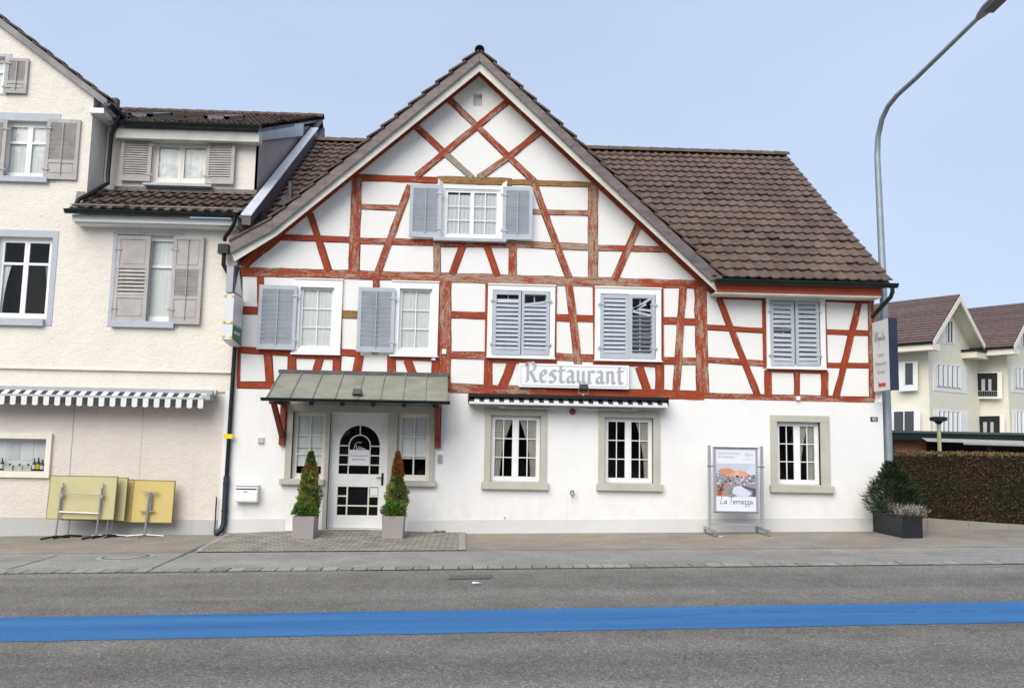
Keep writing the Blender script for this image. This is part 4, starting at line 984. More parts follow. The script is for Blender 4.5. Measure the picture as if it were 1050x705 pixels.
mb = MB(); mb.box(lX-.16, lX-.031, yf-.03, yf+.13, zs[2]+.012, zs[3]); mb.build('grey_cover', M['palegrey'], ls)
mb = MB(); mb.prism([(lX+.001, yf-.0, zs[2]+.02), (lX+.001, -.2, zs[2]+.02), (lX+.001, yf+.22, zs[3]-.02)], (.004, 0, 0)); mb.build('white_flash', M['signwhite'], ls)
for z in (zs[2]-.05, zs[1]+.05, zs[0]+.09):
    for x in (lX-sw_+.02, lX-.02): mb = MB(); mb.obox((x, yf-.008, z), ((1, 0, 0), (0, 1, 0), (0, 0, 1)), (.022, .008, .022)); mb.build('corner_clip', M['yellow'], ls)
mb = MB()
for k in range(5): mb.box(lX+.006, lX+.008, -.60+k*.08, -.55+k*.08, zs[1]-.17, zs[1]-.12)
mb.build('green_face_print', M['paper'], ls)
mb = MB(); mb.box(lX-.12, lX-.07, -.08, 0, zs[1]+.1, zs[1]+.14); mb.box(lX-.12, lX-.07, -.08, 0, zs[2]-.14, zs[2]-.1); mb.build('mount', M['black'], ls)

def small(name, px0, py0, px1, py1, depth, mat, label, cat, bev=.004, extra=None):
    q = rr(px0, py0, px1, py1, -.02); c = ((q[0]+q[1])/2, -.02, q[2]); o = thing(name, c, label, cat)
    mb = MB(); mb.box(q[0], q[1], -.012-depth, -.013, q[2], q[3]); mb.build('housing', M[mat], o, bevel=bev); return o, q
o, q = small('letterbox', 243.5, 497, 265.5, 514, .15, 'signwhite', 'white letterbox fixed to the wall right of the downpipe', 'letterbox')
mb = MB(); mb.box(q[0]+.015, q[1]-.02, -.168, -.161, q[3]-.075, q[3]-.055); mb.build('slot', M['black'], o)
mb = MB(); mb.box(q[0], q[1]+.0, -.185, -.010, q[3]+.001, q[3]+.012); mb.box(q[0]+.01, q[1]-.01, -.170, -.163, q[2]+.02, q[3]-.12); mb.build('lid', M['signwhite'], o)
mb = MB(); mb.box(q[0]+.16, q[0]+.24, -.176, -.170, q[3]-.125, q[3]-.105); mb.build('name_plate', M['palegrey'], o)
o, q = small('wall_socket', 264.5, 447.8, 270.3, 453.8, .05, 'signgrey', 'little grey box on the white wall above the letterbox', 'electrical box')
mb = MB(); mb.box(q[0]+.02, q[1]-.02, -.068, -.062, q[2]+.02, q[3]-.02); mb.build('cover', M['greycasing'], o)
o, q = small('doorbell', 448.6, 466, 453.6, 475, .02, 'palegrey', 'metal doorbell plate on the wall right of the entrance', 'doorbell')
mb = MB()
for k in range(3): z = q[2]+.035+k*.05; mb.tube([((q[0]+q[1])/2, -.032, z), ((q[0]+q[1])/2, -.04, z)], .012, 10)
mb.build('button', M['ink'], o)
o, q = small('house_number', 892.6, 427.2, 900.0, 431.8, .012, 'navy', 'dark blue enamel house number plate on the right corner of the inn', 'number plate', 0)
text('45', .10, M['paper'], o, ((q[0]+q[1])/2, -.026, (q[2]+q[3])/2-.035), align='CENTER', ext=.0005)
small('junction_box', 453.4, 358, 457.6, 363, .05, 'signwhite', 'small white box on the timber post left of the tall white panels', 'junction box')
small('junction_box', 442.6, 365, 446.6, 369.4, .05, 'signwhite', 'small white box under the corner of the lace-curtained window', 'junction box')
small('junction_box', 816, 406, 819.8, 410.2, .06, 'signwhite', 'small white box on the sill beam under the rightmost shutters', 'junction box')
small('junction_box', 897.2, 404.4, 901, 408.6, .06, 'signwhite', 'small white box beneath the projecting box sign', 'junction box')
c = P(587.3, 421.8, -.05); o = thing('alarm_lamp', c, 'round red-brown alarm lamp under the striped awning', 'lamp')
mb = MB(); mb.tube([c+Vector((0, .04, 0)), c+Vector((0, 0, 0)), c+Vector((0, -.02, 0)), c+Vector((0, -.03, 0))], [.055, .055, .045, .02], 14); mb.build('dome', M['alarmred'], o, smooth=True)
mb = MB(); mb.tube([c+Vector((0, .045, 0)), c+Vector((0, .03, 0))], .065, 14); mb.build('base', M['ink'], o)
c = P(586.5, 504.6, -.05); o = thing('wall_tap', c, 'grey metal water tap on the wall between the dining-room windows', 'tap')
mb = MB(); mb.tube([c+Vector((0, .04, 0)), c+Vector((0, -.01, 0))], .045, 12); mb.build('rosette', M['steel'], o)
mb = MB(); mb.tube([c+Vector((0, 0, 0)), c+Vector((0, -.08, 0)), c+Vector((0, -.10, -.03)), c+Vector((0, -.10, -.10))], .016, 8); mb.tube([c+Vector((-.04, -.06, .04)), c+Vector((.04, -.06, .04))], .01, 6); mb.tube([c+Vector((0, -.06, 0)), c+Vector((0, -.06, .04))], .01, 6); mb.build('spout', M['steel'], o)

# ================================================================== CREAM HOUSE ON THE LEFT
LX1 = hx0-.015; LX0 = -17.5
K = thing('rendered_house', (-8, 0, gz(-8)), 'cream roughcast house with taupe shutters, dormer and shop awning, left of the inn', 'house')
EL = -.40; ez = P(160, 217, EL).z; LR = 6.6; lrz = P(230, 118, LR).z; sl = (lrz-ez)/(LR-EL)
def lz(y): return ez+(y-EL)*sl
WX = P(96, 115, 0).x                                # right corner of the gabled wing
rk0, rk1 = P(0, 24, -.12), P(104.5, 103.7, -.12); rs = (rk0.z-rk1.z)/(rk1.x-rk0.x)
apx = rk0.x-3.4; apz = rk0.z+3.4*rs
def rkz(x): return apz-abs(x-apx)*rs
zU = P(120, 378.5, 0).z                              # foot of the upper wall
W1 = rr(5, 124, 51, 183); W2 = rr(-1, 242.5, 48.5, 327.5); W3 = rr(121.5, 240.5, 178, 330.5); W0 = rr(-24, 58, 3.5, 96); W2b = rr(-60, 160, -59, 161)
WZ = P(95, 116, 0).z; zs_ = P(160, 228, 0).z
out = [(LX0, zU), (LX1, zU), (LX1, zs_), (WX, zs_+.02), (WX, rkz(WX)+.0), (apx, apz-.02), (LX0, rkz(LX0))]
wall('upper_wall', M['cream'], K, out, [W1, W2, W3, W0], -.03, .33)
D = rr(-30, 448.5, 45.5, 484)
wall('shop_wall', M['cream_low'], K, [(LX0, gz(LX0)-.3), (LX1-.1, gz(LX1)-.3), (LX1-.1, P(120, 398, .03).z), (LX0, P(120, 398, .03).z)], [D], .03, .27)
mb = MB(); mb.box(LX0, LX1, .0, .29, P(120, 398, .03).z, zU-.03); mb.box(LX0, LX1, -.055, .29, zU-.03, zU+.0); mb.box(LX0, LX1-.1, .0, .03, P(120, 398, .03).z-.03, P(120, 398, .03).z-.002); mb.build('cornice', M['cream'], K)
bb = MB(); bb.box(LX0, LX1, .002, .02, P(120, 397.5, .03).z+.02, zU-.04); bb.build('fascia_band', M['cream'], K)
mb = MB(); mb.box(LX1-.1, LX1+.0, .0, .3, gz(LX1)-.3, P(120, 398, .03).z); mb.build('corner_pilaster', M['white'], K)
mb = MB(); mb.prism([(LX0, .012, gz(LX0)-.3), (LX1-.1, .012, gz(LX1)-.3), (LX1-.1, .012, P(200, 532.5, 0).z), (LX0, .012, P(20, 531.5, 0).z)], (0, .017, 0)); mb.build('plinth', M['greyplinth'], K)
mb = MB(); a = P(78.5, 420, .03); mb.box(a.x-.05, a.x-.035, .022, .03, P(77, 487, 0).z-.4, a.z+.1); mb.build('wall_joint', M['greycasing'], K); mb = MB(); a = P(147, 420, .03); mb.box(a.x, a.x+.008, .026, .03, P(77, 487, 0).z-.4, a.z+.1); mb.build('wall_joint', M['greycasing'], K)
mb = MB(); mb.box(LX0, LX0+.3, .31, 9, gz(LX0)-.3, ez); mb.box(LX1-.3, LX1-.02, .31, 12, gz(LX1)-.3, ez-.15); mb.build('side_walls', M['cream'], K)
mb = MB(); mb.box(LX0, LX1, 12, 12.3, gz(LX0)-.3, ez-.1); mb.build('rear_wall', M['cream'], K)
# wing roof
mb = MB(); n = 14; ex = rk1.x+.10
for s_, xe in ((1, ex), (-1, LX0-.4)):
    xs_ = [apx+(xe-apx)*k/n for k in range(n+1)]
    for a, b in zip(xs_, xs_[1:]):
        za, zb2 = rkz(a), rkz(b); mb.prism([(a, -.12, za-.10+.06), (b, -.12, zb2-.10+.06), (b, -.12, zb2+.115), (a, -.12, za+.115)][::1], (0, .09, 0))
mb.build('verge_board', plain('lead_grey_verge', (.17, .165, .175), .5, .3, var=.3, scale=3), K)
mb = MB()
Ls = (ex-apx); nr = int(Ls*math.hypot(1, rs)/.38)
for k in range(nr):
    xa = apx+Ls*k/nr; xb = apx+Ls*(k+1)/nr+.03; g = random.uniform(.8, 1.1)
    mb.prism([(xa, -.15, rkz(xa)+.12), (xb, -.15, rkz(xb)+.165), (xb, -.15, rkz(xb)+.21), (xa, -.15, rkz(xa)+.16)], (0, .22, 0), (g, g, g))
mb.build('verge_tiles', M['tile_old'], K)
Vw = Vector((-1, 0, rs)).normalized()
def keepw(c): return c.z > lz(c.y)-.3 or c.y < .7
tiles('roof_tiles', M['tile_old'], K, (ex, .06, rkz(ex)+.11), (0, 1, 0), Vw, 32, nr, keepw, th=Ls*math.hypot(1, rs)/nr)
mb = MB(); mb.prism([(apx, -.03, apz+.07), (ex, -.03, rkz(ex)+.07), (ex, 7, rkz(ex)+.07), (apx, 7, apz+.07)], (0, 0, -.1)); mb.prism([(LX0-.4, -.03, rkz(LX0-.4)+.07), (apx-.01, -.03, apz+.07), (apx-.01, 7, apz+.07), (LX0-.4, 7, rkz(LX0-.4)+.07)], (0, 0, -.1)); mb.build('roof_deck', M['darkzinc'], K)
wz = rkz(ex)-.02                          # boxed eave of the wing
mb = MB(); mb.box(P(92.5, 100, -.1).x, ex-.05, -.115, .62, P(100, 116, -.1).z, wz-.05); mb.build('boxed_eave', M['whitepaint'], K)
mb = MB(); mb.box(WX-.28, WX-.004, .302, 6.0, lz(.3)-.4, wz); mb.build('wing_side_wall', M['cream'], K)
half_gutter(K, (ex+.06, -.22, wz+.02), (ex+.06, .60, wz+.02), .07, M['black'])
mb = MB(); hx_ = ex+.06; c = P(118, 101, -.1); mb.box(hx_-.07, hx_+.07, .05, .19, wz+.02, wz+.24); mb.build('rain_hopper', M['black'], K)
p2 = P(104, 196, .2)
mb = MB(); mb.tube([(hx_, .30, wz-.05), (hx_, .30, wz-.16), (hx_-.14, .38, wz-.42), (hx_-.16, .40, lz(.4)+.42), (hx_-.13, .36, lz(.4)+.24), (hx_-.3, .05, lz(.1)+.14), (hx_-.42, -.22, lz(-.2)+.12), (hx_-.44, -.36, lz(-.4)+.03)], .042, 10); mb.build('downpipe', M['black'], K, smooth=True)
# main eave, skirt tiles, gutter and cornice
sx0 = P(72, 205, -.2).x; PXX = -4.60
tl = .36; n_sk = int((P(258, 205, .1).x-WX)/.225)
def dorm_x1(): return P(262, 165, .65).x
nrow = 3; dyv = Vector((0, 1, sl)); Ls_ = math.hypot(.65-EL, (.65-EL)*sl); th_ = Ls_/nrow
nu2 = int(((PXX-.2)-sx0)/.225)
tiles('roof_tiles', M['tile_old'], K, ((PXX-.2)-nu2*.225, EL, ez), (1, 0, 0), dyv, nu2, nrow, lambda c: c.x > WX-.02 or c.y < -.1, th=th_, lift=.06, wave=.04)
mb = MB(); mb.prism([(sx0, EL+.03, ez-.03), (PXX-.1, EL+.03, ez-.03), (PXX-.1, -.031, lz(0)-.04), (sx0, -.031, lz(0)-.04)], (0, 0, -.05)); mb.prism([(WX+.001, -.02, lz(0)-.03), (PXX-.1, -.02, lz(0)-.03), (PXX-.1, LR, lrz-.04), (WX+.001, LR, lrz-.04)], (0, 0, -.08)); mb.prism([(WX, LR+.01, lrz-.04), (PXX-.1, LR+.01, lrz-.04), (PXX-.1, 2*LR-EL, ez-.04), (WX, 2*LR-EL, ez-.04)], (0, 0, -.08)); mb.build('roof_deck', M['darkzinc'], K)
gl_, gr_ = P(67, 214, EL-.07), P(243, 220, EL-.07)
half_gutter(K, (gl_.x, EL-.07, ez-.03), (gr_.x, EL-.07, ez-.03), .07, M['gutter'])
mb = MB(); mb.tube([(sx0+.1, EL+.02, ez+.06), (PXX-.25, EL+.02, ez+.06)], .012, 6); mb.tube([(sx0+.1, EL+.02, ez+.11), (PXX-.25, EL+.02, ez+.11)], .012, 6)
x = sx0+.3
while x < PXX-.3: mb.tube([(x, EL+.02, ez), (x, EL+.02, ez+.12)], .01, 5); x += .6
mb.build('snow_guard', M['steel'], K)
cz0, cz1 = P(160, 229, -.2).z, P(160, 221.5, EL).z
mb = MB(); mb.box(P(75, 225, -.3).x, LX1+.06, EL+.05, -.032, cz1-.13, cz1); mb.box(P(76, 225, -.3).x, LX1+.01, EL+.14, -.032, cz1-.17, cz1-.131); mb.build('eave_soffit', M['whitepaint'], K)
# downpipe at the house joint
mb = MB(); jx = LX1+.06; c0_ = P(240.5, 226, EL-.07)
mb.tube([(c0_.x, EL-.07, ez-.08), (c0_.x, EL-.07, ez-.2), (c0_.x-.10, EL+.02, ez-.33), (c0_.x-.22, EL+.12, ez-.44), (c0_.x-.24, EL+.15, ez-.52)], .04, 10)
hb_ = P(230, 256, -.25); mb.box(hb_.x-.10, hb_.x+.10, -.35, -.17, hb_.z-.09, hb_.z+.10)
mb.tube([(hb_.x, -.25, hb_.z-.08), (hb_.x, -.25, hb_.z-.3), (hb_.x+.10, -.16, hb_.z-.50), (jx-.02, -.10, hb_.z-.85), (jx, -.08, P(238, 353).z), (jx-.02, -.08, P(236, 490).z)], .042, 10); mb.build('downpipe', M['black'], K, smooth=True)
mb = MB(); zq = P(236, 488).z; gq = gz(jx); mb.tube([(jx-.02, -.08, zq), (jx-.02, -.08, gq+.22), (jx-.06, -.10, gq+.10), (jx-.16, -.16, gq+.02)], .058, 12); mb.tube([(jx-.20, -.05, zq-.4), (jx-.20, -.05, gq)], .015, 6)
for z in (zq-.15, gq+.45): mb.tube([(jx-.02, -.08, z), (jx-.02, -.08, z+.03)], .066, 12)
mb.build('cast_iron_foot', M['bluepipe'], K, smooth=True)
yz = P(234, 447).z; mb = MB(); mb.box(jx-.11, jx+.07, -.14, -.12, yz-.045, yz+.045); mb.build('yellow_marker', M['yellow'], K)
# dormer
dz0 = lz(.65); DX1 = dorm_x1(); DYF = .65; dtop = P(200, 134, DYF).z
ded = P(200, 128.5, .35).z; drs = (lrz-.02-ded)/(LR-.35)
dw = rr(158, 145, 212, 188.5, DYF)
wall('dormer_wall', M['cream'], K, [(WX+.01, dz0-.1), (DX1, dz0-.1), (DX1, dtop+.15), (WX+.01, dtop+.15)], [dw], DYF, .2)
mb = MB(); yq = (ded-.12-.35*drs-ez+EL*sl)/(sl-drs)
mb.prism([(DX1-.02, DYF+.005, dz0-.1), (DX1-.02, min(yq+.1, LR), lz(min(yq+.1, LR))-.1), (DX1-.02, DYF+.005, ded-.1+.3*drs)], (.02, 0, 0)); mb.build('dormer_cheek', M['mauve'], K)
RX = -4.80
tn = int((RX-WX+3.2)/.225); Ld = math.hypot(LR-.35, lrz-ded); nd = round(Ld/.37)
def keepd(c): return (c.x < DX1+.12 or c.y > 2.6) and (c.x > WX+.15 or (c.z > rkz(c.x)+.12 and c.y > .7))
tiles('roof_tiles', M['tile_old'], K, (RX-tn*.225, .35, ded), (1, 0, 0), (0, LR-.35, lrz-ded), tn, nd, keepd, th=Ld/nd, lift=.06, wave=.045)
mb = MB(); mb.prism([(WX+.2, .38, ded-.03), (DX1+.1, .38, ded-.03), (DX1+.1, LR, lrz-.05), (WX+.2, LR, lrz-.05)], (0, 0, -.07)); mb.build('dormer_roof_deck', M['darkzinc'], K)
ridge_tiles('ridge_tiles', M['tile_old'], K, (WX-3, LR, lrz+.02), (RX+.1, LR, lrz+.02), .13)
half_gutter(K, (WX+.45, .27, ded-.0), (P(267, 132, .27).x, .27, ded-.0), .06, M['gutter'])
mb = MB(); mb.box(WX+.30, P(266, 135, .4).x, .40, .649, ded-.30, ded-.06); mb.build('dormer_fascia', M['soffit'], K)
mb = MB(); qa = Vector((DX1+.06, .40, ded-.02)); qb = Vector((-4.79, 4.6, ded+4.2*drs-.04)); mb.prism([qa, qb, qb+Vector((0, 0, -.34)), qa+Vector((0, 0, -.26))], (-.03, .03, 0)); mb.build('lead_fascia', M['zinc'], K)
mb = MB(); mb.prism([(WX+.25, DYF-.012, dz0-.02), (DX1+.06, DYF-.012, dz0-.02), (DX1+.06, DYF-.012, dz0+.10), (WX+.25, DYF-.012, dz0+.10)], (0, .01, 0)); mb.prism([(WX+.1, DYF-.02, dz0+.015), (DX1+.1, DYF-.02, dz0+.015), (DX1+.1, DYF-.16, dz0-.03), (WX+.1, DYF-.16, dz0-.03)], (0, 0, -.01)); mb.prism([(P(77, 200, -.1).x, -.10, lz(-.1)+.02), (WX-.03, -.10, lz(-.1)+.02), (WX-.03, -.04, lz(0)+.20), (P(77, 200, -.1).x, -.04, lz(0)+.20)], (0, .005, 0)); mb.prism([(WX+.004, -.03, lz(-.03)+.0), (WX+.004, .64, lz(.64)), (WX+.004, .64, lz(.64)+.14), (WX+.004, -.03, lz(-.03)+.14)], (.008, 0, 0)); mb.build('lead_flashing', plain('mauve_lead', (.15, .125, .125), .5, .2, var=.2), K)
# raised party-wall capping beside the inn's roof
mb = MB(); t_ = .17; y0_, y1_ = EL-.18, LR-1.1
A_ = [(PXX-t_, y0_, lz(y0_)-.14), (PXX-t_, y1_, lz(y1_)-.35), (PXX-t_, y1_, lz(y1_)+.02), (PXX-t_, y0_, lz(y0_)+.04)]
mb.prism(A_, (t_, 0, 0)); mb.build('party_wall_side', M['darkzinc'], K)
mb = MB(); mb.prism([(PXX-t_-.02, y0_-.02, lz(y0_)+.04), (PXX-t_-.02, y1_, lz(y1_)+.02), (PXX+.02, y1_, lz(y1_)+.02), (PXX+.02, y0_-.02, lz(y0_)+.04)], (0, 0, .03)); mb.build('party_wall_capping', plain('light_zinc', (.50, .52, .56), .55, 0, var=.10, scale=2), K)
mb = MB(); mb.prism([(PXX-t_+.01, .32, lz(.32)-1.6), (PXX-t_+.01, LR, lrz-1.6), (PXX-t_+.01, LR, lrz-.3), (PXX-t_+.01, .32, lz(.32)-.2)], (t_-.03, 0, 0)); mb.build('party_wall', M['darkzinc'], K)  # dark tone given to this wall to read as a thin shadow below the capping
for a_ in ((136, 138, 160), (213, 222, 238)):       # roof lights
    xa = P(a_[0], 120, 2.2).x; xb = P(a_[2], 120, 2.2).x; y_a, y_b = 1.9, 3.2; za, zb2 = ded+(y_a-.35)*drs, ded+(y_b-.35)*drs
    mb = MB(); h = .16
    for (p, q_, r_, s2_) in (((xa, y_a, za), (xb, y_a, za), (xb, y_a+.12, za+.05), (xa, y_a+.12, za+.05)), ((xa, y_b-.12, zb2-.05), (xb, y_b-.12, zb2-.05), (xb, y_b, zb2), (xa, y_b, zb2)), ((xa, y_a, za), (xa+.10, y_a, za), (xa+.10, y_b, zb2), (xa, y_b, zb2)), ((xb-.10, y_a, za), (xb, y_a, za), (xb, y_b, zb2), (xb-.10, y_b, zb2))):
        mb.prism([Vector(v)+Vector((0, 0, h)) for v in (p, q_, r_, s2_)], (0, 0, -.14))
    so = mb.build('roof_light', M['darkzinc'], K)
    mb = MB(); mb.prism([(xa+.1, y_a+.1, za+.04+h-.03), (xb-.1, y_a+.1, za+.04+h-.03), (xb-.1, y_b-.1, zb2-.04+h-.03), (xa+.1, y_b-.1, zb2-.04+h-.03)], (0, 0, -.02)); mb.build('pane', plain('roof_glass', (.25, .32, .38), .05, .0, var=.02, spec=1.0), so)
# windows of the cream house
def ksh(px0, py0, px1, py1, Y, **k):
    q = rr(px0, py0, px1, py1, Y); return shutter(K, q[0], q[1], q[2], q[3], Y, M['oldlouvre'], **k)
def kwin(hole, outer_px, Y, mat='greycasing', sill=None, **k):
    o = rr(*outer_px, Y); casing(K, o[0], o[1], o[2], o[3], hole, Y-.012, .011, mat, lip=0)
    if sill: s_ = rr(*sill, Y); mb = MB(); mb.box(s_[0], s_[1], Y-.08, Y+.1, s_[2], hole[2]); mb.build('window_sill', M[mat], K, bevel=.005)
    return window(K, hole, Y+.09, **k)
kwin(W1, (-1, 115, 57, 187), -.03, sill=(-3, 183, 49.5, 188), sash=2, transom=.66, fw=.05, sw=.05, curtains=[(0, .5, 0, 1, 'curtain', None), (.5, 1, 0, 1, 'curtain', None)])
kwin(W2, (-6, 235, 53, 334), -.03, sill=(-6, 328, 45.5, 334.5), sash=2, transom=.70, fw=.05, sw=.05, curtains=[(0, .2, 0, .7, 'curtain', 'L'), (.86, 1, 0, .7, 'beigecurtain', 'R')])
kwin(W3, (117, 237, 183, 336), -.03, sill=(114.5, 331, 179, 336.7), sash=2, transom=.66, fw=.05, sw=.05, curtains=[(.5, 1, 0, 1, 'curtain', None)])
kwin(W0, (-28, 54, 9, 98), -.03, sash=2, transom=.66, fw=.04, sw=.04, curtains=[(0, 1, 0, 1, 'curtain', None)])
ksh(7, 59, 26, 95.5, -.10, kind='half', rows=7, yaw=2, pivot='L', rod=True, tilt=24, seed=21)
ksh(49, 121.5, 77.5, 184, -.10, kind='half', rows=8, yaw=2, pivot='L', rod=True, tilt=24, seed=22)
ksh(-32, 121, 2.5, 183, -.10, kind='half', rows=8, yaw=-2, pivot='R', rod=True, tilt=24, seed=23)
ksh(120.8, 241, 148.8, 331, -.075, kind='mid', rows=7, pivot='L', tilt=-32, seed=24)
ksh(178.5, 241.7, 204.5, 332.5, -.10, kind='mid', rows=7, yaw=-2, pivot='L', rod=True, tilt=24, seed=25)
o = rr(155, 141, 214, 191, DYF); casing(K, o[0], o[1], o[2], o[3], dw, DYF-.03, .03, 'greycasing')
window(K, dw, DYF+.05, sash=2, cols=1, rows=1, fw=.05, sw=.05, mullion=.02, mat='creampaint', curtains=[(.3, .70, 0, 1, 'paper', None), (0, .3, 0, 1, 'curtain', None), (.7, 1, 0, 1, 'curtain', None)])
mb = MB(); q = rr(147, 187.6, 217, 191.8, DYF-.1); mb.box(q[0], q[1], DYF-.14, DYF-.031, q[2], q[3]); mb.build('window_sill', M['greycasing'], K)
ksh(125.5, 140.5, 153.5, 186, DYF-.08, rows=15, pivot='R', yaw=3, tilt=-32, seed=26); ksh(212.5, 143, 239.5, 189, DYF-.08, rows=15, pivot='L', yaw=-3, tilt=-32, seed=27)
# shop display window
o = rr(-36, 442.5, 50.5, 489.8, .0); casing(K, o[0], o[1], o[2], o[3], D, -.03, .06, 'creampaint', name='display_frame')
wf = MB(); wf.box(D[0], D[1], .055, .060, D[2], D[3]); wd = wf.build('display_pane', M['glass'], K)
mb = MB(); mb.box(D[0], D[1], .20, .22, D[2], D[3]); mb.box(D[0], D[1], .08, .20, D[2]-.0, D[2]+.02); mb.box(D[0]-.02, D[0], .08, .28, D[2], D[3]); mb.box(D[1], D[1]+.02, .08, .28, D[2], D[3]); mb.build('display_case', M['paper'], K)
dc = thing('display_papers', (D[0], .4, D[2]), 'pinned white sheets on the back of the shop display case', 'papers')
for i in range(6):
    x = D[1]-.45-i*.26; mb = MB(); mb.box(x-.11, x+.11, .193, .197, D[2]+.22, D[3]-.06-.02*(i % 2)); mb.build('sheet', M['signgrey' if i % 2 else 'paper'], dc)
bl = ('leftmost bottle', 'middle bottle', 'rightmost bottle')
for i, (px, h, lab) in enumerate(((34.5, .24, 'dark wine bottle left of the labelled one at the right end of the display case'), (38.8, .26, 'dark bottle with yellow label, second from the right in the display case'), (43.0, .22, 'dark bottle at the right edge of the display case'), (1.5, .24, 'dark bottle with green label at the left of the display case'))):
    c = P(px, 483, .125); c.z = D[2]+.02; t_ = thing('wine_bottle', c, lab, 'bottle', 'wine bottles in the display case')
    mb = MB(); mb.tube([c, c+Vector((0, 0, h*.6)), c+Vector((0, 0, h*.72)), c+Vector((0, 0, h*.8)), c+Vector((0, 0, h))], [.036, .036, .022, .013, .013], 10); mb.build('glass_body', M['bottle'], t_, smooth=True)
    mb = MB(); mb.tube([c+Vector((0, 0, h*.15)), c+Vector((0, 0, h*.5))], .0368, 12); mb.build('bottle_label', M['yellow'] if i == 1 else M['paper'], t_)
for i, px in enumerate((9.5, 19.5, 28.5)):
    c = P(px, 483, .125); c.z = D[2]+.02
    t_ = thing('gift_box', c, ('pale gift box with dark stopper, left one of the three in the display case', 'pale gift box with dark stopper, middle one of the three in the display case', 'pale gift box with dark stopper beside the bottles in the display case')[i], 'box', 'pale boxes in the display case')
    mb = MB(); mb.box(c.x-.075, c.x+.075, c.y-.05, c.y+.05, c.z, c.z+.10); mb.build('carton', M['soffit'], t_); mb = MB(); mb.tube([c+Vector((0, 0, .10)), c+Vector((0, 0, .135))], .02, 8); mb.build('stopper', M['black'], t_)
# shop awning, folded in
q0, q1 = P(-40, 400, -.3), P(217, 404, -.3); azl = P(110, 399.5, -.25).z; yA = -.42
mb = MB(); mb.box(q0.x, q1.x, -.26, -.01, azl-.05, azl+.03); mb.box(q1.x-.18, q1.x, -.40, -.02, azl-.16, azl-.06); aw2 = mb.build('awning', M['palegrey'], K)
mb = MB(); mb.tube([(q0.x, -.16, azl-.02), (q1.x+.06, -.16, azl-.02)], .07, 12); mb.build('roller', M['palegrey'], aw2)
mb = MB(); xR = P(209, 410, yA).x; wS = .1045; k = 0; x = xR
fz = azl-.13
while x > q0.x:
    c = (.70, .70, .67) if k % 2 == 0 else (.035, .037, .042)
    mb.face([(x-wS, yA-.004, fz), (x, yA-.004, fz), (x, -.22, azl-.015), (x-wS, -.22, azl-.015)], c)
    lo = fz-.20 if k % 2 == 0 else fz-.175
    pts = [(x-wS, yA-.026, fz-.03), (x-wS, yA-.026, lo+.02), (x-wS*.8, yA-.026, lo+.004), (x-wS*.5, yA-.028, lo), (x-wS*.2, yA-.026, lo+.004), (x, yA-.026, lo+.02), (x, yA-.026, fz-.03)]
    mb.face(pts, c); x -= wS; k += 1
mb.build('valance', M['stripecol'], aw2)
mb = MB(); mb.box(q0.x, xR, yA-.024, yA+.01, fz-.035, fz+.012); mb.build('front_rail', M['alu'], aw2)

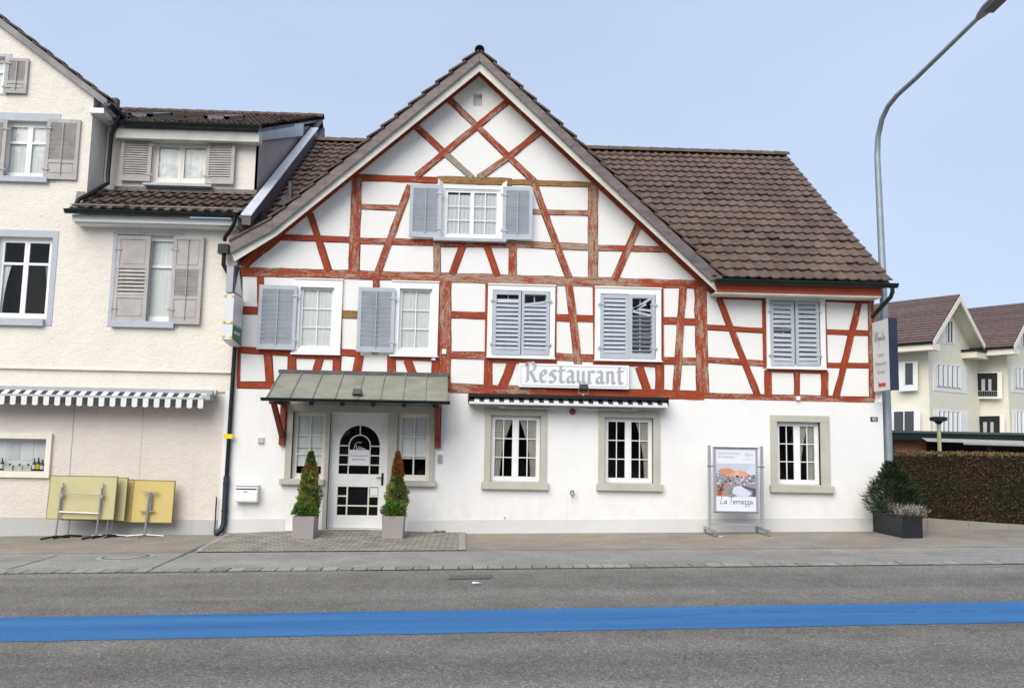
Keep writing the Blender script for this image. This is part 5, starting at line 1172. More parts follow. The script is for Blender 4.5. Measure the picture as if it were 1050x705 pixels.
# ================================================================== folded tables, pots, stand, planter
def table(px0, px1, py0, py1, Y, mat, twin, label, legpx, hidden=False):
    q = rr(px0, py0, px1, py1, Y); cx = (q[0]+q[1])/2; g = gz(cx); t = thing('folding_table', (cx, Y, g), label, 'table', 'folded garden tables leaning at the cream wall')
    mb = MB(); lean = .05
    mb.prism([(q[0], Y, q[2]), (q[1], Y, q[2]), (q[1], Y+lean, q[3]), (q[0], Y+lean, q[3])], (0, .028, 0)); mb.build('tabletop', M[mat], t, bevel=.006)
    mb = MB(); e = .012
    for (a, b, c_, d_) in ((q[0]-e, q[0], q[2]-e, q[3]+e), (q[1], q[1]+e, q[2]-e, q[3]+e)): mb.prism([(a, Y-.002, c_), (b, Y-.002, c_), (b, Y+lean-.002, d_), (a, Y+lean-.002, d_)], (0, .033, 0))
    mb.box(q[0], q[1], Y-.002, Y+.031, q[2]-e, q[2]); mb.box(q[0], q[1], Y+lean-.002, Y+lean+.031, q[3], q[3]+e)
    mb.build('edge_band', plain('olive_edge', (.16, .15, .07), .6), t)
    yl_ = Y-.045; yt = Y-.02
    if twin:
        xs2 = [P(a, 520, yl_).x for a in legpx]
        for x in xs2:
            g = gz(x); mb = MB(); mb.tube([(x-.02, yl_, g+.03), (x, yl_, g+.35), (x+.03, yl_, q[3]-.20)], .017, 8)
            mb.tube([(x+.03, yt, q[2]+.12), (x+.035, yt+.02, q[3]-.12)], .013, 6); mb.box(x+.0, x+.06, yl_-.02, yt+.01, q[2]+.40, q[2]+.46); mb.build('leg', M['steel'], t)
            mb = MB(); mb.tube([(x-.03-.16, yl_-.20, g+.012), (x-.02, yl_, g+.045), (x+.15, yl_+.20, g+.012)], .02, 8); mb.build('foot', M['black'], t)
        mb = MB(); mb.tube([(xs2[0], yl_, q[2]+.13), (xs2[1], yl_, q[2]+.11)], .016, 8); mb.tube([(xs2[0]+.02, yl_, q[3]-.32), (xs2[1]+.02, yl_, q[3]-.34)], .006, 6); mb.build('crossbar', M['steel'], t)
    else:
        x = P(legpx[0], 520, yl_).x; g = gz(x); mb = MB()
        mb.tube([(x-.02, yl_, g+.03), (x+.02, yl_, q[3]-.22)], .026, 10); mb.tube([(x+.05, yl_+.01, q[2]+.18), (x+.05, yl_+.01, q[3]-.2)], .014, 6); mb.build('leg', M['steel'], t)
        mb = MB(); mb.box(x-.13, x+.17, yl_-.01, yt, q[3]-.22, q[3]-.20); mb.box(x-.15, x+.13, yl_-.01, yt, q[2]+.20, q[2]+.218); mb.build('mounting_bracket', M['steel'], t)
        mb = MB(); mb.tube([(x-.36, yl_-.05, g+.014), (x-.02, yl_, g+.04), (x+.32, yl_+.05, g+.014)], .016, 8); mb.tube([(x-.06, yl_-.28, g+.014), (x-.02, yl_, g+.04), (x+.02, yl_+.2, g+.014)], .016, 8); mb.build('foot', M['steel'], t)
    return t
table(51, 116, 487.8, 532.2, -.50, 'tabletop', True, 'pale khaki rectangular folding table, frontmost of the stack, on two legs', (60.2, 101.5))
table(66, 126.8, 489, 533.2, -.34, 'tabletop', True, 'khaki rectangular folding table behind the frontmost one', (72.5, 112))
table(98, 135.8, 491.5, 534.8, -.20, 'tabletop_ochre', False, 'ochre square folding table mostly hidden behind the khaki ones', (117,))
table(137, 175.6, 492.5, 535.4, -.24, 'tabletop_ochre', False, 'ochre square folding table on a single column leg, rightmost of the folded tables', (151.4,))

rl = random.Random(11)
def leaf(mb, p, d, L, W, c, roll=None):
    d = d.normalized(); s_ = d.orthogonal().normalized(); r = rl.uniform(0, 6.28) if roll is None else roll
    s_ = Matrix.Rotation(r, 3, d) @ s_
    mb.face([p, p+d*L*.45+s_*W*.5, p+d*L, p+d*L*.45-s_*W*.5], c)
def rnd_dir():
    v = Vector((rl.gauss(0, 1), rl.gauss(0, 1), rl.gauss(0, 1))); return v.normalized()
def jit(c, a=.35):
    g = 1+rl.uniform(-a, a); return (c[0]*g*(1+rl.uniform(-.12, .12)), c[1]*g, c[2]*g*(1+rl.uniform(-.2, .2)))

def f_skip(q): return q.random() < .85
def topiary(pxc, label, rust):
    Yf, Yb = -1.12, -.62; yc = (Yf+Yb)/2; xa, xb = P(pxc-11.2, 552, Yf).x, P(pxc+11.2, 552, Yf).x; xc = (xa+xb)/2
    g = max(gz(xc)+paver_h(xc, Yf), gz(xc)+paver_h(xc, Yb)-.03)+.005; h = .41
    t = thing('potted_conifer', (xc, yc, g), label, 'potted plant', 'clipped conifers in taupe pots flanking the entrance')
    tp = .015; mb = MB()
    def ring(z, o): return [(xa+o, Yf+o, z), (xb-o, Yf+o, z), (xb-o, Yb-o, z), (xa+o, Yb-o, z)]
    A, B, C_, D_ = ring(g, tp), ring(g+h, 0), ring(g+h, .03), ring(g+h-.06, .035)
    for R1, R2 in ((A, B), (B, C_), (C_, D_)):
        for i in range(4): mb.face([R1[i], R1[(i+1) % 4], R2[(i+1) % 4], R2[i]])
    mb.face(A[::-1]); mb.build('pot', M['terracotta'], t)
    mb = MB(); mb.face(ring(g+h-.05, .034)); mb.build('soil', M['soil'], t)
    mb = MB(); mb.tube([(xc, yc+.05, g+h-.06), (xc+.01, yc+.05, g+h+.5), (xc, yc+.05, g+h+1.05)], [.03, .02, .006], 7); mb.build('trunk', M['bark'], t)
    mb = MB(); Hc = 1.20
    prof = [(0, .15), (.25, .215), (.42, .20), (.50, .15), (.60, .155), (.75, .125), (.88, .075), (1, .01)] if not rust else [(0, .17), (.2, .20), (.36, .225), (.46, .17), (.56, .105), (.70, .10), (.82, .075), (.90, .04), (1, .012)]
    def rad(v):
        for (a, ra), (b, rb) in zip(prof, prof[1:]):
            if v <= b: return ra+(rb-ra)*(v-a)/(b-a)
        return .01
    base = Vector((xc+.03, yc+.06, g+h-.05))
    for k in range(9800):
        v = rl.random()**1.15; an = rl.uniform(0, 6.283); bumpy = 1+.38*noise.noise(Vector((math.cos(an)*1.8, math.sin(an)*1.8, v*7+pxc)))
        r = rad(v)*1.0*bumpy*math.sqrt(rl.uniform(.18, 1.0)); p = base+Vector((math.cos(an)*r, math.sin(an)*r, v*Hc))
        m_ = noise.noise(p*4.5+Vector((pxc, 0, 0)))
        if noise.noise(p*13) > .30 and f_skip(rl): continue
        gcol = (.19, .205, .03) if m_ > -.12 else (.065, .10, .016)
        rustf = .42+1.0*m_+(v-.80)*1.0 if not rust else (v-.38)*2.2+m_*1.1+.35*math.cos(an-.3)
        if rustf > .72 + rl.uniform(-.5, .5): gcol = (.22, .075, .018) if rust else (.15, .075, .02)
        elif rustf > .45: gcol = (.14, .10, .02)
        d = Vector((math.cos(an)*.55, math.sin(an)*.55, 1))+rnd_dir()*.55
        leaf(mb, p, d, rl.uniform(.035, .07), rl.uniform(.012, .022), jit(gcol))
    mb.build('conifer_foliage', M['leaf'], t)
    mb = MB()
    for k in range(2600):
        d = rnd_dir(); d.z = abs(d.z)*1.0-.15; rr_ = rl.uniform(.45, 1)**.5; bump_ = 1+.2*noise.noise(d*2.5+Vector((pxc, 3, 0)))
        p = Vector((xc-.01, yc-.10, g+h+.05))+Vector((d.x*.235, d.y*.18, d.z*.24))*rr_*bump_
        leaf(mb, p, d+rnd_dir()*.7+Vector((0, 0, .3)), rl.uniform(.022, .045), rl.uniform(.013, .022), jit((.05, .115, .015) if rl.random() > .4 else (.12, .21, .03)))
    mb.build('boxwood_foliage', M['leaf'], t)
topiary(310, 'green and yellow-brown conifer in a taupe pot left of the door', False)
topiary(402, 'conifer with rusty orange dried top in a taupe pot right of the door', True)

# poster stand
YS = -.50
q = rr(731, 457.8, 777.2, 525.8, YS); pl_, pr_ = P(727.4, 500, YS).x, P(781.2, 500, YS).x; cx = (pl_+pr_)/2; g = gz(cx)
st = thing('poster_stand', (cx, YS, g), 'aluminium poster stand with terrace photograph standing against the white wall', 'poster stand')
for x in (pl_, pr_):
    mb = MB(); mb.box(x-.028, x+.028, YS-.028, YS+.028, gz(x)+.13, P(754, 456.5, YS).z); mb.build('post', M['alu'], st, bevel=.004)
    mb = MB(); gx_ = gz(x); mb.bar((x, YS-.40, gx_+.10), (x, YS+.38, gx_+.10), .05, .05); 
    for y_ in (YS-.36, YS+.34): mb.box(x-.02, x+.02, y_-.02, y_+.02, gx_+.045, gx_+.08); mb.tube([(x-.014, y_, gx_+.03), (x+.014, y_, gx_+.03)], .028, 12)
    mb.box(x-.026, x+.026, YS-.415, YS-.40, gx_+.074, gx_+.126)
    mb.build('castor_foot', M['steel'], st)
mb = MB(); zb_ = P(754, 537.4, YS).z; mb.box(pl_+.028, pr_-.028, YS-.015, YS+.015, zb_-.02, zb_+.02); mb.build('crossbar', M['alu'], st)
zp = P(754, 478, YS).z
for (a, b) in ((pl_-.05, q[0]), (q[1], pr_+.05)): mb = MB(); mb.tube([(a, YS-.03, zp), (b, YS-.03, zp)], .01, 6); mb.build('clamp', M['ink'], st)
fr = MB(); f_ = .045; yf2 = YS-.035
fr.box(q[0], q[0]+f_, yf2, YS+.03, q[2], q[3]); fr.box(q[1]-f_, q[1], yf2, YS+.03, q[2], q[3]); fr.box(q[0]+f_, q[1]-f_, yf2+.001, YS+.03, q[3]-f_*.8, q[3]); fr.box(q[0]+f_, q[1]-f_, yf2+.001, YS+.03, q[2], q[2]+f_*.8)
fo = fr.build('poster_frame', M['alu'], st)
mb = MB(); mb.box(q[0]-.012, q[1]+.012, yf2-.012, yf2-.001, q[3]-.02, q[3]); mb.box(q[0]-.012, q[1]+.012, yf2-.012, yf2-.001, q[2], q[2]+.018); mb.build('dark_trim', M['ink'], fo)
px0, px1, pz0, pz1 = q[0]+f_, q[1]-f_, q[2]+f_*.8, q[3]-f_*.8; yp = YS-.022
mb = MB(); mb.box(px0, px1, yp, yp+.01, pz0, pz1); po = mb.build('poster', plain('poster_paper', (.70, .72, .76), .35, var=.02), st)
PWd, PHt = px1-px0, pz1-pz0
def pp(u, v, d=.002): return Vector((px0+PWd*u, yp-d, pz0+PHt*v))
text('Gartenterrasse', .070, M['palegrey'], po, pp(.05, .915), ext=.0004, name='poster_lettering'); text('im Innenhof', .070, M['palegrey'], po, pp(.05, .855), ext=.0004, name='poster_lettering')
mb = MB(); nib(mb, ILG+FUO, pp(.73, .885), 0, .085, 0, .06, 40, thin=.7); nib(mb, [[(0, 0), (1, 0)]], pp(.68, .835), 0, .2, 0, .02, 90); mb.build('script_lettering', M['palegrey'], po)
# printed photograph: parasols over a courtyard, drawn as printed colour areas
pic0, pic1 = .235, .765
def pic(u, v): return (u, pic0+(pic1-pic0)*v)
mb = MB(); rp = random.Random(5)
def area(pts, c, d): mb.face([pp(*pic(u, v), d) for u, v in pts], c)
area([(0, 0), (1, 0), (1, 1), (0, 1)], (.30, .26, .28), .0012)
area([(0, .70), (1, .70), (1, 1), (0, 1)], (.48, .56, .66), .0016)
area([(.05, .86), (.75, .80), (.78, .84), (.4, .93), (.08, .92)], (.55, .52, .56), .0020)
area([(.72, .62), (1, .66), (1, .98), (.86, .95)], (.56, .62, .72), .0020)
area([(0, .34), (.35, .40), (.42, .30), (.30, .0), (0, 0)], (.36, .23, .21), .0020)
area([(.04, .76), (.14, .84), (.34, .86), (.50, .76), (.40, .68), (.20, .66)], (.58, .26, .13), .0024)
area([(.30, .64), (.44, .74), (.56, .80), (.74, .76), (.88, .64), (.70, .60), (.44, .60)], (.68, .33, .24), .0028)
area([(.44, .60), (.56, .80), (.60, .60)], (.76, .42, .31), .0032)
for i in range(70):
    u, v = rp.uniform(.02, .95), rp.uniform(.34, .62); w_, h_ = rp.uniform(.02, .08), rp.uniform(.015, .06); c = rp.choice([(.04, .04, .06), (.60, .62, .68), (.12, .12, .16), (.40, .36, .38), (.70, .72, .76), (.10, .10, .20)])
    area([(u, v), (u+w_, v+.01), (u+w_, v+h_), (u, v+h_)], c, .0034+i*.00003)
area([(.45, .28), (.62, .33), (.90, .10), (.80, 0), (.55, 0), (.40, .12)], (.60, .64, .74), .0060)
area([(.35, .22), (.45, .28), (.40, .10), (.30, .06)], (.10, .28, .26), .0062)
area([(.62, .34), (1, .24), (1, .16), (.70, .27)], (.06, .10, .11), .0062); area([(.90, 0), (1, 0), (1, .16), (.92, .18)], (.10, .10, .12), .0062)
area([(.06, .03), (.15, .03), (.16, .16), (.05, .15)], (.50, .05, .04), .0064)
for i in range(14): u, v = rp.uniform(.03, .17), rp.uniform(.14, .30); area([(u, v), (u+.05, v+.01), (u+.03, v+.05)], (.02, .05, .03), .0066+i*.00005)
kk = Mat('printed_photograph', (.5, .5, .5), .35); kk.color(kk.tint()); mb.build('printed_photograph', kk.m, po)
LT = {'L': ([[(.30, 1.05), (.16, .45), (.05, .05), (.2, .0), (.5, .08)]], .58), 'a': ([[(.34, .40), (.14, .42), (.04, .2), (.14, .02), (.30, .12), (.36, .42), (.36, .05), (.46, .04)]], .50),
 'T': ([[(.36, 1.04), (.30, .5), (.22, .0)], [(-.08, .96), (.3, 1.08), (.78, 1.06)]], .58), 'e': ([[(.05, .22), (.32, .26), (.26, .44), (.1, .42), (.04, .2), (.14, .02), (.36, .08)]], .42), 'r': ([[(.06, .42), (.11, .3), (.10, .0)], [(.11, .28), (.22, .44), (.34, .38)]], .36),
 'z': ([[(.04, .40), (.34, .42), (.06, .04), (.34, .02), (.30, -.30), (.08, -.42)]], .42), ' ': ([], .28)}
mb = MB(); u_ = 0
for ch in 'La Terrazza':
    s_, ad = LT[ch]; nib(mb, s_, pp(.10, .115, .002)+Vector((u_, 0, 0)), 0, .132, 0, .11, 45, thin=.55); u_ += ad*.132
mb.build('script_lettering', M['ink'], po)

# trough planter with conifer and heather at the right corner
TX0 = P(926, 545, -1.27).x; TX1 = P(946.2, 545, -1.27).x; g = gz(TX0); ty0, ty1 = -1.27, -.04; hT = .40
T = thing('planter_trough', ((TX0+TX1)/2, -.65, g), 'anthracite trough with dark conifer and grey heather at the inn corner', 'planter')
mb = MB(); e = .025
mb.box(TX0, TX0+e, ty0, ty1, g-.02, g+hT); mb.box(TX1-e, TX1, ty0, ty1, g-.02, g+hT); mb.box(TX0+e, TX1-e, ty0+.001, ty0+e, g-.02, g+hT); mb.box(TX0+e, TX1-e, ty1-e, ty1-.001, g-.02, g+hT); mb.box(TX0-.012, TX1+.012, ty0-.012, ty0+.0-.001, g+hT-.04, g+hT+.004); mb.box(TX0-.012, TX0-.001, ty0, ty1, g+hT-.04, g+hT+.004); mb.build('trough', M['slategrey'], T)
mb = MB(); mb.box(TX0+e, TX1-e, ty0+e, ty1-e, g, g+hT-.05); mb.build('soil', M['soil'], T)
cx = P(919, 500, -.6).x; c0 = Vector((cx-.05, -.58, g+hT-.02)); mb = MB(); mb.tube([c0, c0+Vector((.0, 0, .4)), c0+Vector((.02, 0, .85))], [.035, .025, .01], 7); tw_ = MB()
def cone_r(v): return .60*math.sin(min(1, .36+v*.62)*math.pi)**.8*(1-.22*v)
for k in range(2600):
    v = rl.random()**.9; an = rl.uniform(0, 6.283); lob = 1+.28*noise.noise(Vector((math.cos(an)*2.2, math.sin(an)*2.2, v*4.5)))
    f = math.sqrt(rl.uniform(.06, 1)); rm = cone_r(v)*lob*.86; p0 = c0+Vector((math.cos(an)*rm*f, math.sin(an)*rm*.85*f, .02+v*.92))
    d = Vector((math.cos(an), math.sin(an), .35+v*.8)).normalized()+rnd_dir()*.35; d.normalize(); Ls = rl.uniform(.07, .15)
    dk = noise.noise(p0*5); cc = (.012, .026, .008) if dk < .05 else (.030, .058, .014)
    if rl.random() < .03: cc = (.09, .045, .012)
    for i in range(6):
        p = p0+d*Ls*i/6
        for s2 in (-1, 1): sd = d.cross(Vector((0, 0, 1))).normalized()*s2; leaf(tw_, p, sd*.8+d*.9+rnd_dir()*.3, rl.uniform(.03, .05), .010, jit(cc, .4))
tw_.build('conifer_foliage', M['leaf'], T); mb.build('trunk', M['bark'], T)
mb = MB()
for k in range(900):
    yy = rl.uniform(-1.22, -.62); xx = rl.uniform(TX0-.02, TX1+.05); b = Vector((xx, yy, g+hT-.05)); d = (rnd_dir()*.55+Vector((.05, -.25, .9))).normalized(); L = rl.uniform(.12, .30)
    cc = (.48, .45, .43) if rl.random() < .70 else (.11, .085, .055)
    mb.tube([b, b+d*L], [.003, .002], 3, cap=False, c=(.10, .08, .05))
    for i in range(9): f = .35+.65*i/9; leaf(mb, b+d*L*f, d+rnd_dir()*.9, rl.uniform(.018, .036), .014, jit(cc, .3))
mb.build('heather', M['leaf'], T)

# street lamp
PXp = P(908.2, 380, .2).x; bY = .2; g = gz(PXp)
L_ = thing('street_lamp', (PXp, bY, g), 'tall grey street lamp with curved arm reaching over the road', 'street lamp')
pth = [Vector((PXp, bY, g)), Vector((PXp, bY, g+2.5)), Vector((PXp, bY, g+5))]
for a in ((899.6, 160), (900.2, 141), (904.2, 122.6), (910.5, 109), (920, 97.5), (940, 79.5), (963.5, 56.7), (986, 34.8), (1006, 15.5)):
    p = PX(a[0], a[1], PXp); pth.append(p)
for i, p in enumerate(pth): p.x = PXp
mb = MB(); rs_ = [.095, .085, .075]+[.062, .058, .055, .052, .050, .046, .042, .040, .038]
mb.tube(pth, rs_, 14); mb.build('pole', M['pole'], L_, smooth=True)
mb = MB(); mb.tube([(PXp, bY, g), (PXp, bY, g+.35)], .11, 14); mb.box(PXp-.04, PXp+.04, bY-.10, bY-.085, g+.6, g+.95); mb.build('base_collar', M['pole'], L_)
e_ = pth[-1]; dd = (pth[-1]-pth[-2]).normalized(); dd = Vector((0, dd.y, max(.05, dd.z))).normalized(); up_ = Vector((1, 0, 0)).cross(dd); up_ = up_ if up_.z > 0 else -up_
def headring(f, w_, h_, low): c = e_+dd*f; return [c+Vector((math.cos(t)*w_, 0, 0))+up_*((math.sin(t)*h_) if math.sin(t) > 0 else math.sin(t)*low) for t in [2*math.pi*k/16 for k in range(16)]]
mb = MB(); R_s = [headring(*a) for a in ((-.10, .045, .045, .045), (.02, .085, .07, .045), (.25, .13, .085, .045), (.50, .13, .08, .045), (.70, .09, .05, .035), (.76, .03, .02, .02))]
for a, b in zip(R_s, R_s[1:]):
    for i in range(16): mb.face([a[i], a[(i+1) % 16], b[(i+1) % 16], b[i]])
mb.face(R_s[0]); mb.face(R_s[-1]); mb.build('lamp_head', plain('lamp_grey', (.30, .31, .33), .45, .2), L_, smooth=True)
mb = MB(); c = e_+dd*.42-up_*.055; mb.obox(c, (dd, (1, 0, 0), up_), (.24, .10, .014)); mb.build('lamp_glass', plain('lamp_bowl', (.05, .055, .06), .12, spec=.8), L_)

# ================================================================== right-hand background
# low kerb wall and hedge
k0, k1 = P(946.5, 531, .3), P(1050, 538.4, .3); ks = (k1.z-k0.z)/(k1.x-k0.x); kxa, kxb = P(897, 530, .3).x+.25, 22
mb = MB(); fz_ = lambda x: max(gz(x)+.04, k0.z+ks*(x-k0.x)); n = 16
for i in range(n):
    a, b = kxa+(kxb-kxa)*i/n, kxa+(kxb-kxa)*(i+1)/n-.008
    mb.prism([(a, .3, gz(a)-.2), (b, .3, gz(b)-.2), (b, .3, fz_(b)), (a, .3, fz_(a))], (0, .22, 0))
tag(mb.build('low_wall', plaster('stained_concrete', (.30, .28, .23), 18, .6, (.10, .09, .06), .6, big=.3), None, bevel=.015), 'low weathered concrete edging wall at the foot of the hedge', 'wall')
hz1 = P(980, 463.5, .6).z; hx_0, hx_1 = kxa+.1, 19.0
HG = thing('hedge', (12, 1, gz(12)), 'long clipped hornbeam hedge with brown and dark green leaves', 'hedge')
mb = MB(); mb.box(hx_0+.05, hx_1-.05, .68, 1.5, .1, hz1-.10); mb.build('hedge_core', plain('hedge_twigs', (.022, .016, .010), .95, var=.5, scale=20), HG)
mb = MB()
for k in range(52000):
    face_ = rl.random()
    if face_ < .80: p = Vector((rl.uniform(hx_0, hx_1), .60+abs(rl.gauss(0, .05)), rl.uniform(.12, hz1))); nrm = Vector((0, -1, .1))
    elif face_ < .95: p = Vector((rl.uniform(hx_0, hx_1), rl.uniform(.6, 1.6), hz1-abs(rl.gauss(0, .035)))); nrm = Vector((0, 0, 1))
    else: p = Vector((hx_0+abs(rl.gauss(0, .04)), rl.uniform(.6, 1.6), rl.uniform(.12, hz1))); nrm = Vector((-1, 0, 0))
    if p.x > 13.5 and rl.random() < .5: continue
    m_ = noise.noise(Vector((p.x*1.2, p.z*1.6, 0))); m2_ = noise.noise(Vector((p.x*5, p.z*5, 4)))
    p.y += .05*m2_+.04*m_
    if m_+m2_*.5+rl.uniform(-.45, .45) > -.12: c = rl.choice([(.075, .040, .017), (.055, .032, .014), (.09, .055, .022), (.095, .038, .02)])
    else: c = rl.choice([(.035, .042, .012), (.026, .032, .010), (.05, .055, .016)])
    if p.z > hz1-.07 and rl.random() < .65: c = (.20, .14, .055)
    leaf(mb, p, nrm*.5+rnd_dir(), rl.uniform(.028, .05), rl.uniform(.018, .030), jit(c, .45))
mb.build('hedge_foliage', M['leaf'], HG)
mb = MB()
for k in range(260):
    x = rl.uniform(hx_0, 14); p = Vector((x, rl.uniform(.65, 1.2), hz1-.05)); mb.tube([p, p+Vector((rl.uniform(-.03, .03), 0, rl.uniform(.05, .10)))], [.004, .002], 3, cap=False)
mb.build('cut_twigs', plain('twig_tan', (.20, .15, .08), .9), HG)['kind'] = 'stuff'
# garden lamp behind the hedge
gp = P(962.3, 430, 3.0); Lg = thing('garden_lamp', (gp.x, 3, gz(gp.x)), 'pale green post lamp with flat black head behind the hedge', 'garden lamp')
mb = MB(); mb.tube([(gp.x, 3, gz(gp.x)), (gp.x, 3, P(962.3, 433, 3).z)], .045, 12); mb.build('post', plain('pale_green_paint', (.42, .45, .22), .5), Lg)
zc = P(962.5, 432, 3).z; mb = MB(); mb.tube([(gp.x, 3, zc-.06), (gp.x, 3, zc), (gp.x, 3, zc+.02), (gp.x, 3, zc+.10), (gp.x, 3, zc+.12)], [.05, .10, .19, .20, .12], 16); mb.build('lamp_head', M['lampblack'], Lg)
# carport with green roof edge
CYY = 9.0; ca, cb = P(914, 443.5, CYY), P(1050, 445.6, CYY); zr_ = (ca.z+cb.z)/2; cx0, cx1 = ca.x-1.0, cb.x+5
CAR = thing('carport', ((cx0+cx1)/2, CYY+3, .2), 'long low carport with green roof edge and brick end behind the hedge', 'carport')
mb = MB(); mb.box(cx0, cx1, CYY, CYY+6, zr_-.0, zr_+.07); mb.build('roof', plain('dark_green_sheet', (.055, .10, .085), .5, .2), CAR)
mb = MB(); mb.box(cx0+.1, cx1, CYY+.06, CYY+.10, zr_-.22, zr_-.002); mb.build('fascia_board', M['black'], CAR)
mb = MB(); mb.box(cx0+.1, cx1, CYY+5, CYY+5.2, 0, zr_-.01); mb.build('back_wall', plain('dark_boarding', (.03, .025, .02), .9), CAR)
mb = MB(); mb.box(P(917, 455, CYY+.4).x, P(950, 455, CYY+.4).x, CYY+.4, CYY+.6, 0, zr_-.23); mb.build('brick_wall', M['brick'], CAR)
for x in (cx0+4.2, cx0+7, cx0+10): mb = MB(); mb.box(x-.07, x+.07, CYY+.2, CYY+.34, 0, zr_-.02); mb.build('post', M['black'], CAR)
va, vb = P(951, 452, CYY-.3), P(1056, 455, CYY-.3); mb = MB(); n = 46
mb.prism([(va.x, CYY-.3, va.z), (vb.x, CYY-.3, vb.z), (vb.x, CYY+.05, vb.z+.10), (va.x, CYY+.05, va.z+.10)], (0, 0, -.012))
for i in range(n):
    xa = va.x+(vb.x-va.x)*(.35+.65*i/n); xb = va.x+(vb.x-va.x)*(.35+.65*(i+1)/n); z = va.z+(vb.z-va.z)*(.35+.65*i/n); mb.prism([(xa, CYY-.302, z), (xb, CYY-.302, z), (xb, CYY-.302, z-.05), ((xa+xb)/2, CYY-.302, z-.085), (xa, CYY-.302, z-.05)], (0, -.004, 0))
mb.build('awning', plain('grey_canvas', (.35, .34, .33), .8), CAR)

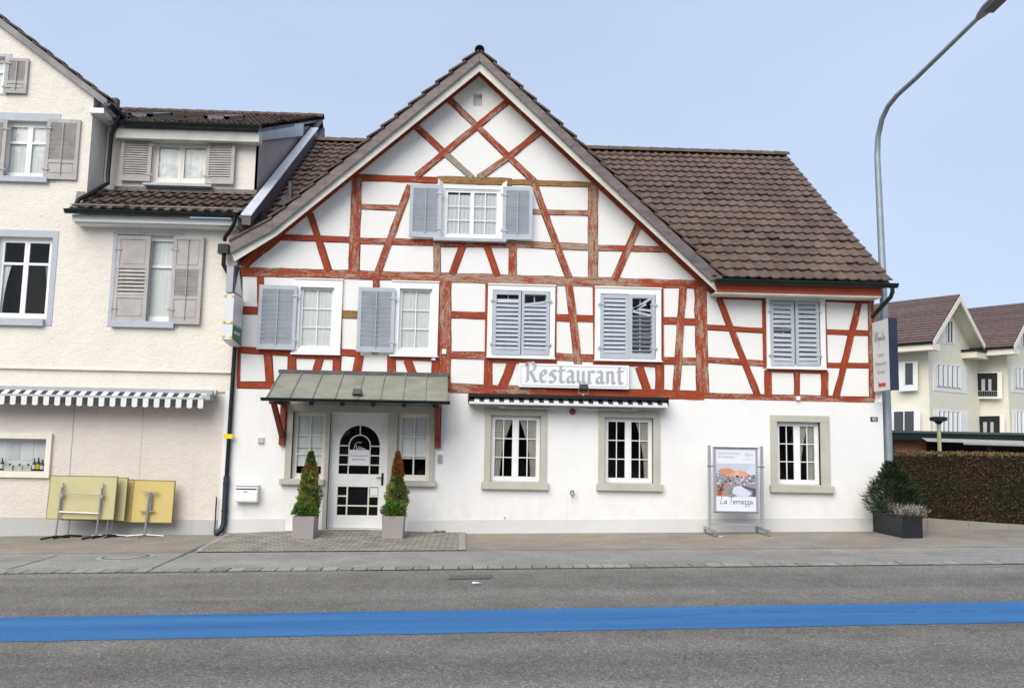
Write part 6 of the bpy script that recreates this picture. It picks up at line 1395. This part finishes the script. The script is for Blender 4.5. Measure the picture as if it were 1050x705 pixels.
# apartment houses
C0 = P(951, 430, 38.0); dG = Vector((.79, .61, 0)).normalized(); dL = Vector((-dG.y, dG.x, 0)); nG = Vector((dG.y, -dG.x, 0)); nL = -dG
def T1(px, py, off=0): return PN(px, py, C0+nG*off, nG)
def T2(px, py, off=0): return PN(px, py, C0+nL*off, nL)
def plate(mb, f, pts, off, th, n_):
    q = [f(px, py, off) for px, py in pts]; mb.prism(q, n_*-th)
def apt(delta, label, balc):
    B = thing('apartment_house', C0+delta+Vector((0, 0, -C0.z)), label, 'apartment house', 'cream apartment houses beyond the hedge'); S_ = []
    def bd(mb, n_, m_, par=None):
        mb.v = [tuple(Vector(v)+delta) for v in mb.v]; return mb.build(n_, m_, par or B)
    zg = -1.0; A = T1(951, 353); AP = T1(983, 309); wdt = (AP-A).dot(dG); E_ = A+dG*(2*wdt); zE = A.z
    e0_ = Vector((A.x, A.y, zE)); lo = lambda p: Vector((p.x, p.y, zg))
    Lx = C0+dL*16; Lx.z = zE
    mb = MB(); mb.face([lo(e0_), lo(E_), Vector((E_.x, E_.y, zE)), Vector((AP.x, AP.y, AP.z)), e0_]); mb.face([lo(e0_), e0_, Lx, lo(Lx)])
    e2 = Vector((E_.x, E_.y, zE)); r2 = e2+dL*16; mb.face([lo(e2), e2, r2, lo(r2)]); mb.face([lo(Lx), Lx, r2, lo(r2)]); bd(mb, 'wall', M['bgcream'])
    # roof
    ov = 1.0; ap = T1(984.4, 305.5, ov); fl = T1(956.8, 351.5, ov); drop = (ap-fl); fr_ = ap+dG*(ap-fl).dot(dG); fr_.z = fl.z
    mb = MB(); up0 = Vector((0, 0, .25))
    for (p, q_) in ((ap, fl), (ap, fr_)): mb.prism([p, q_, q_+dL*17.5, p+dL*17.5], up0)
    # eaves run on past the wall on the slope side
    out_l = (fl-ap).normalized(); bd(mb, 'roof', M['tile_bg'])
    mb = MB(); N_ = 16
    for (p, q_) in ((ap, fl),):
        for i in range(N_+2):
            a = p.lerp(q_, (i+.0)/(N_+1))+Vector((0, 0, .255)); b = p.lerp(q_, (i+.9)/(N_+1))+Vector((0, 0, .285)); g_ = random.uniform(.85, 1.1)
            mb.prism([a, b, b+dL*17.4, a+dL*17.4], (0, 0, .02), (g_, g_, g_))
    bd(mb, 'roof_tiles', M['tile_bg'])
    mb = MB()
    for (p, q_) in ((ap, fl), (ap, fr_)):
        a, b = p+nG*.03, q_+nG*.03; mb.prism([a+Vector((0, 0, -.25)), b+Vector((0, 0, -.25)), b+Vector((0, 0, .18)), a+Vector((0, 0, .18))], nG*-.1)
        mb.prism([p+Vector((0, 0, -.03)), q_+Vector((0, 0, -.03)), q_+dL*1.0+Vector((0, 0, -.03)), p+dL*1.0+Vector((0, 0, -.03))], (0, 0, -.06))
    bd(mb, 'barge_board', M['creampaint'])
    mb = MB(); u = Vector((0, 0, 1))
    el = fl+Vector((0, 0, .0)); mb.prism([el, el+dG*1.0, el+dG*1.0+u*-.42, el+u*-.42], dL*17); er = fr_-dG*2.0; mb.prism([er, er+dG*2.0, er+dG*2.0+u*-.42, er+u*-.42], dL*2.0)
    bd(mb, 'boxed_eave', M['creampaint']); mb = MB(); mb.tube([fl+dG*-.06+u*.05, fl+dG*-.06+dL*17+u*.05], .11, 6); mb.prism([er-dG*.1+u*.03+nG*.1, er+dG*2.2+u*.03+nG*.1, er+dG*2.2+dL*2+u*.03, er-dG*.1+dL*2+u*.03], (0, 0, .14)); bd(mb, 'gutter', M['black'])
    def win(f, n_, sx0, sy0, sx1, sy1, wx0, wy0, wx1, wy1, k, skew=0, cols=None):
        mb = MB(); sk = lambda x, y: y+skew*(x-sx0)
        plate(mb, f, [(sx0, sk(sx0, sy0)), (sx1, sk(sx1, sy0)), (sx1, sk(sx1, sy1)), (sx0, sk(sx0, sy1))], .03, .03, n_); w__ = bd(mb, 'window', M['whitepaint'])
        mb = MB(); plate(mb, f, [(wx0, sk(wx0, wy0)), (wx1, sk(wx1, wy0)), (wx1, sk(wx1, wy1)), (wx0, sk(wx0, wy1))], .06, .028, n_); bd(mb, 'pane', plain('apartment_glass', (.05, .055, .06), .1, spec=.7) if 'agl' not in M else M['agl'], w__)
        mb = MB(); 
        for i in range(k+1):
            x = wx0+(wx1-wx0)*i/k; h_ = .45; plate(mb, f, [(x-h_, sk(x, wy0)), (x+h_, sk(x, wy0)), (x+h_, sk(x, wy1)), (x-h_, sk(x, wy1))], .10, .038, n_)
        bd(mb, 'mullion', M['whitepaint'], w__)
        if k >= 4:
            mb = MB()
            for i in range(k):
                x = wx0+(wx1-wx0)*(i+.32)/k; plate(mb, f, [(x, sk(x, wy0+.6)), (x+2.3, sk(x, wy0+.6)), (x+2.3, sk(x, wy1-.6)), (x, sk(x, wy1-.6))], .075, .012, n_)
            bd(mb, 'curtain', M['curtain'], w__)
    M.setdefault('agl', plain('apartment_glass', (.05, .055, .06), .1, spec=.7))
    win(T1, nG, 966, 328.6, 979.4, 352.5, 971.5, 329.5, 977.5, 350.3, 2)
    win(T1, nG, 957.5, 372, 991.5, 400, 961.5, 373, 985.5, 395.5, 5, .10); win(T1, nG, 958, 419.8, 993, 447, 962.5, 421, 985.5, 447, 5, .045)
    if not balc:
        win(T2, nL, 921.5, 371, 941, 401, 927.5, 372.5, 936.5, 394.5, 1, -.05); win(T2, nL, 912, 420, 943.5, 448, 916, 422, 937.5, 446, 2, -.03)
        win(T2, nL, 896, 375, 908, 402, 898, 376, 906, 396, 2, -.05)
    return B
a1 = apt(Vector((0, 0, 0)), 'cream apartment house with plum tiled gable behind the lamp post and hedge', False)
C2 = P(1033, 430, 41.5); dlt = C2-C0; dlt.z = .25
a2 = apt(dlt, 'cream apartment house with recessed balconies at the right edge of the picture', True)
oB = C0+dlt
def T3(px, py, off=0): return PN(px, py, oB+nL*off, nL)
for (x0, x1, y0, y1) in ((1001.0, 1022.5, 382.5, 406), (1002.5, 1025, 426.5, 450)):
    mb = MB(); plate(mb, T3, [(x0, y0-1), (x1+5, y0-1.5), (x1+5, y1+2.5), (x0, y1+2.5)], .03, .03, nL); w_ = mb.build('balcony', M['whitepaint'], a2)
    mb = MB(); plate(mb, T3, [(x0+.5, y0), (x1, y0-.4), (x1, y1), (x0+.5, y1)], .06, .028, nL); mb.build('recess', M['darkroom'], w_)
    mb = MB(); 
    for i in range(9): x = x0+1.5+(x1-x0-3)*i/8; plate(mb, T3, [(x-.15, y1-5), (x+.15, y1-5), (x+.15, y1), (x-.15, y1)], .10, .03, nL)
    plate(mb, T3, [(x0+.6, y1-5.6), (x1, y1-5.6), (x1, y1-4.9), (x0+.6, y1-4.9)], .11, .03, nL); mb.build('railing', M['steel'], w_)
    mb = MB(); 
    for (xa, xb) in ((.25, .42), (.58, .72)): plate(mb, T3, [(x0+(x1-x0)*xa, y0+6), (x0+(x1-x0)*xb, y0+6), (x0+(x1-x0)*xb, y1-5), (x0+(x1-x0)*xa, y1-5)], .075, .012, nL)
    mb.build('balcony_door', M['greycasing'], w_)
# vent pipe on the inn's left roof slope
vp = P(297.7, 196, 1.2); vz = eaveL+(1.2-EY)*(RZ-eaveL)/(RY-EY)+.03
mb = MB(); yv = 1.2; mb.tube([(vp.x, yv, vz-.1), (vp.x, yv, vz+.50)], .05, 10); mb.prism([(vp.x-.18, yv-.2, vz-.2*slopeM+.10), (vp.x+.18, yv-.2, vz-.2*slopeM+.10), (vp.x+.18, yv+.2, vz+.2*slopeM+.10), (vp.x-.18, yv+.2, vz+.2*slopeM+.10)], (0, 0, -.02)); mb.build('vent_pipe', M['darkzinc'], H)
# weeds at the wall foot
for (px, py, lab) in ((450.5, 545.5, 'small green weed tuft at the foot of the wall right of the entrance'),):
    c = P(px, py, -.06); c.z = gz(c.x)+.015; mb = MB()
    for k in range(90): leaf(mb, c+Vector((rl.uniform(-.10, .10), rl.uniform(-.03, .02), 0)), rnd_dir()*.6+Vector((0, -.2, .8)), rl.uniform(.03, .07), .016, jit((.05, .11, .02)))
    tag(mb.build('weed', M['leaf']), lab, 'weed')

# the other side of the street, behind the photographer (seen only in the window panes)
def plain_house(x0, x1, y1, zh, zr, label, mat):
    t = thing('opposite_house', ((x0+x1)/2, y1-4, 0), label, 'house', 'houses across the street'); xm = (x0+x1)/2; mb = MB()
    mb.prism([(x0, y1, -1), (x1, y1, -1), (x1, y1, zh), (xm, y1, zr), (x0, y1, zh)], (0, -9, 0)); mb.build('wall', mat, t)
    mb = MB()
    for a, b in (((x0-.5, zh-.3), (xm, zr+.15)), ((xm, zr+.15), (x1+.5, zh-.3))): mb.prism([(a[0], y1+.5, a[1]), (b[0], y1+.5, b[1]), (b[0], y1-9.5, b[1]), (a[0], y1-9.5, a[1])], (0, 0, .2))
    mb.build('roof', M['tile_bg'], t)
    for r_ in range(2):
        for i in range(4): x = x0+1.4+(x1-x0-2.8)*i/3; mb = MB(); mb.box(x-.5, x+.5, y1-.02, y1+.03, 1+r_*2.8, 2.4+r_*2.8); mb.build('window', M['agl'], t)
og = plain('ochre_grey_render', (.30, .27, .22), .9); ob_ = plain('brown_render', (.22, .17, .13), .9)
plain_house(-24, -12, -37, 6, 10.5, 'grey rendered house across the street on the left', og)
plain_house(-8, 3, -36, 6.5, 11, 'brown rendered house across the street in the middle', ob_)
plain_house(8, 20, -37, 6, 10.5, 'grey rendered house across the street on the right', og)
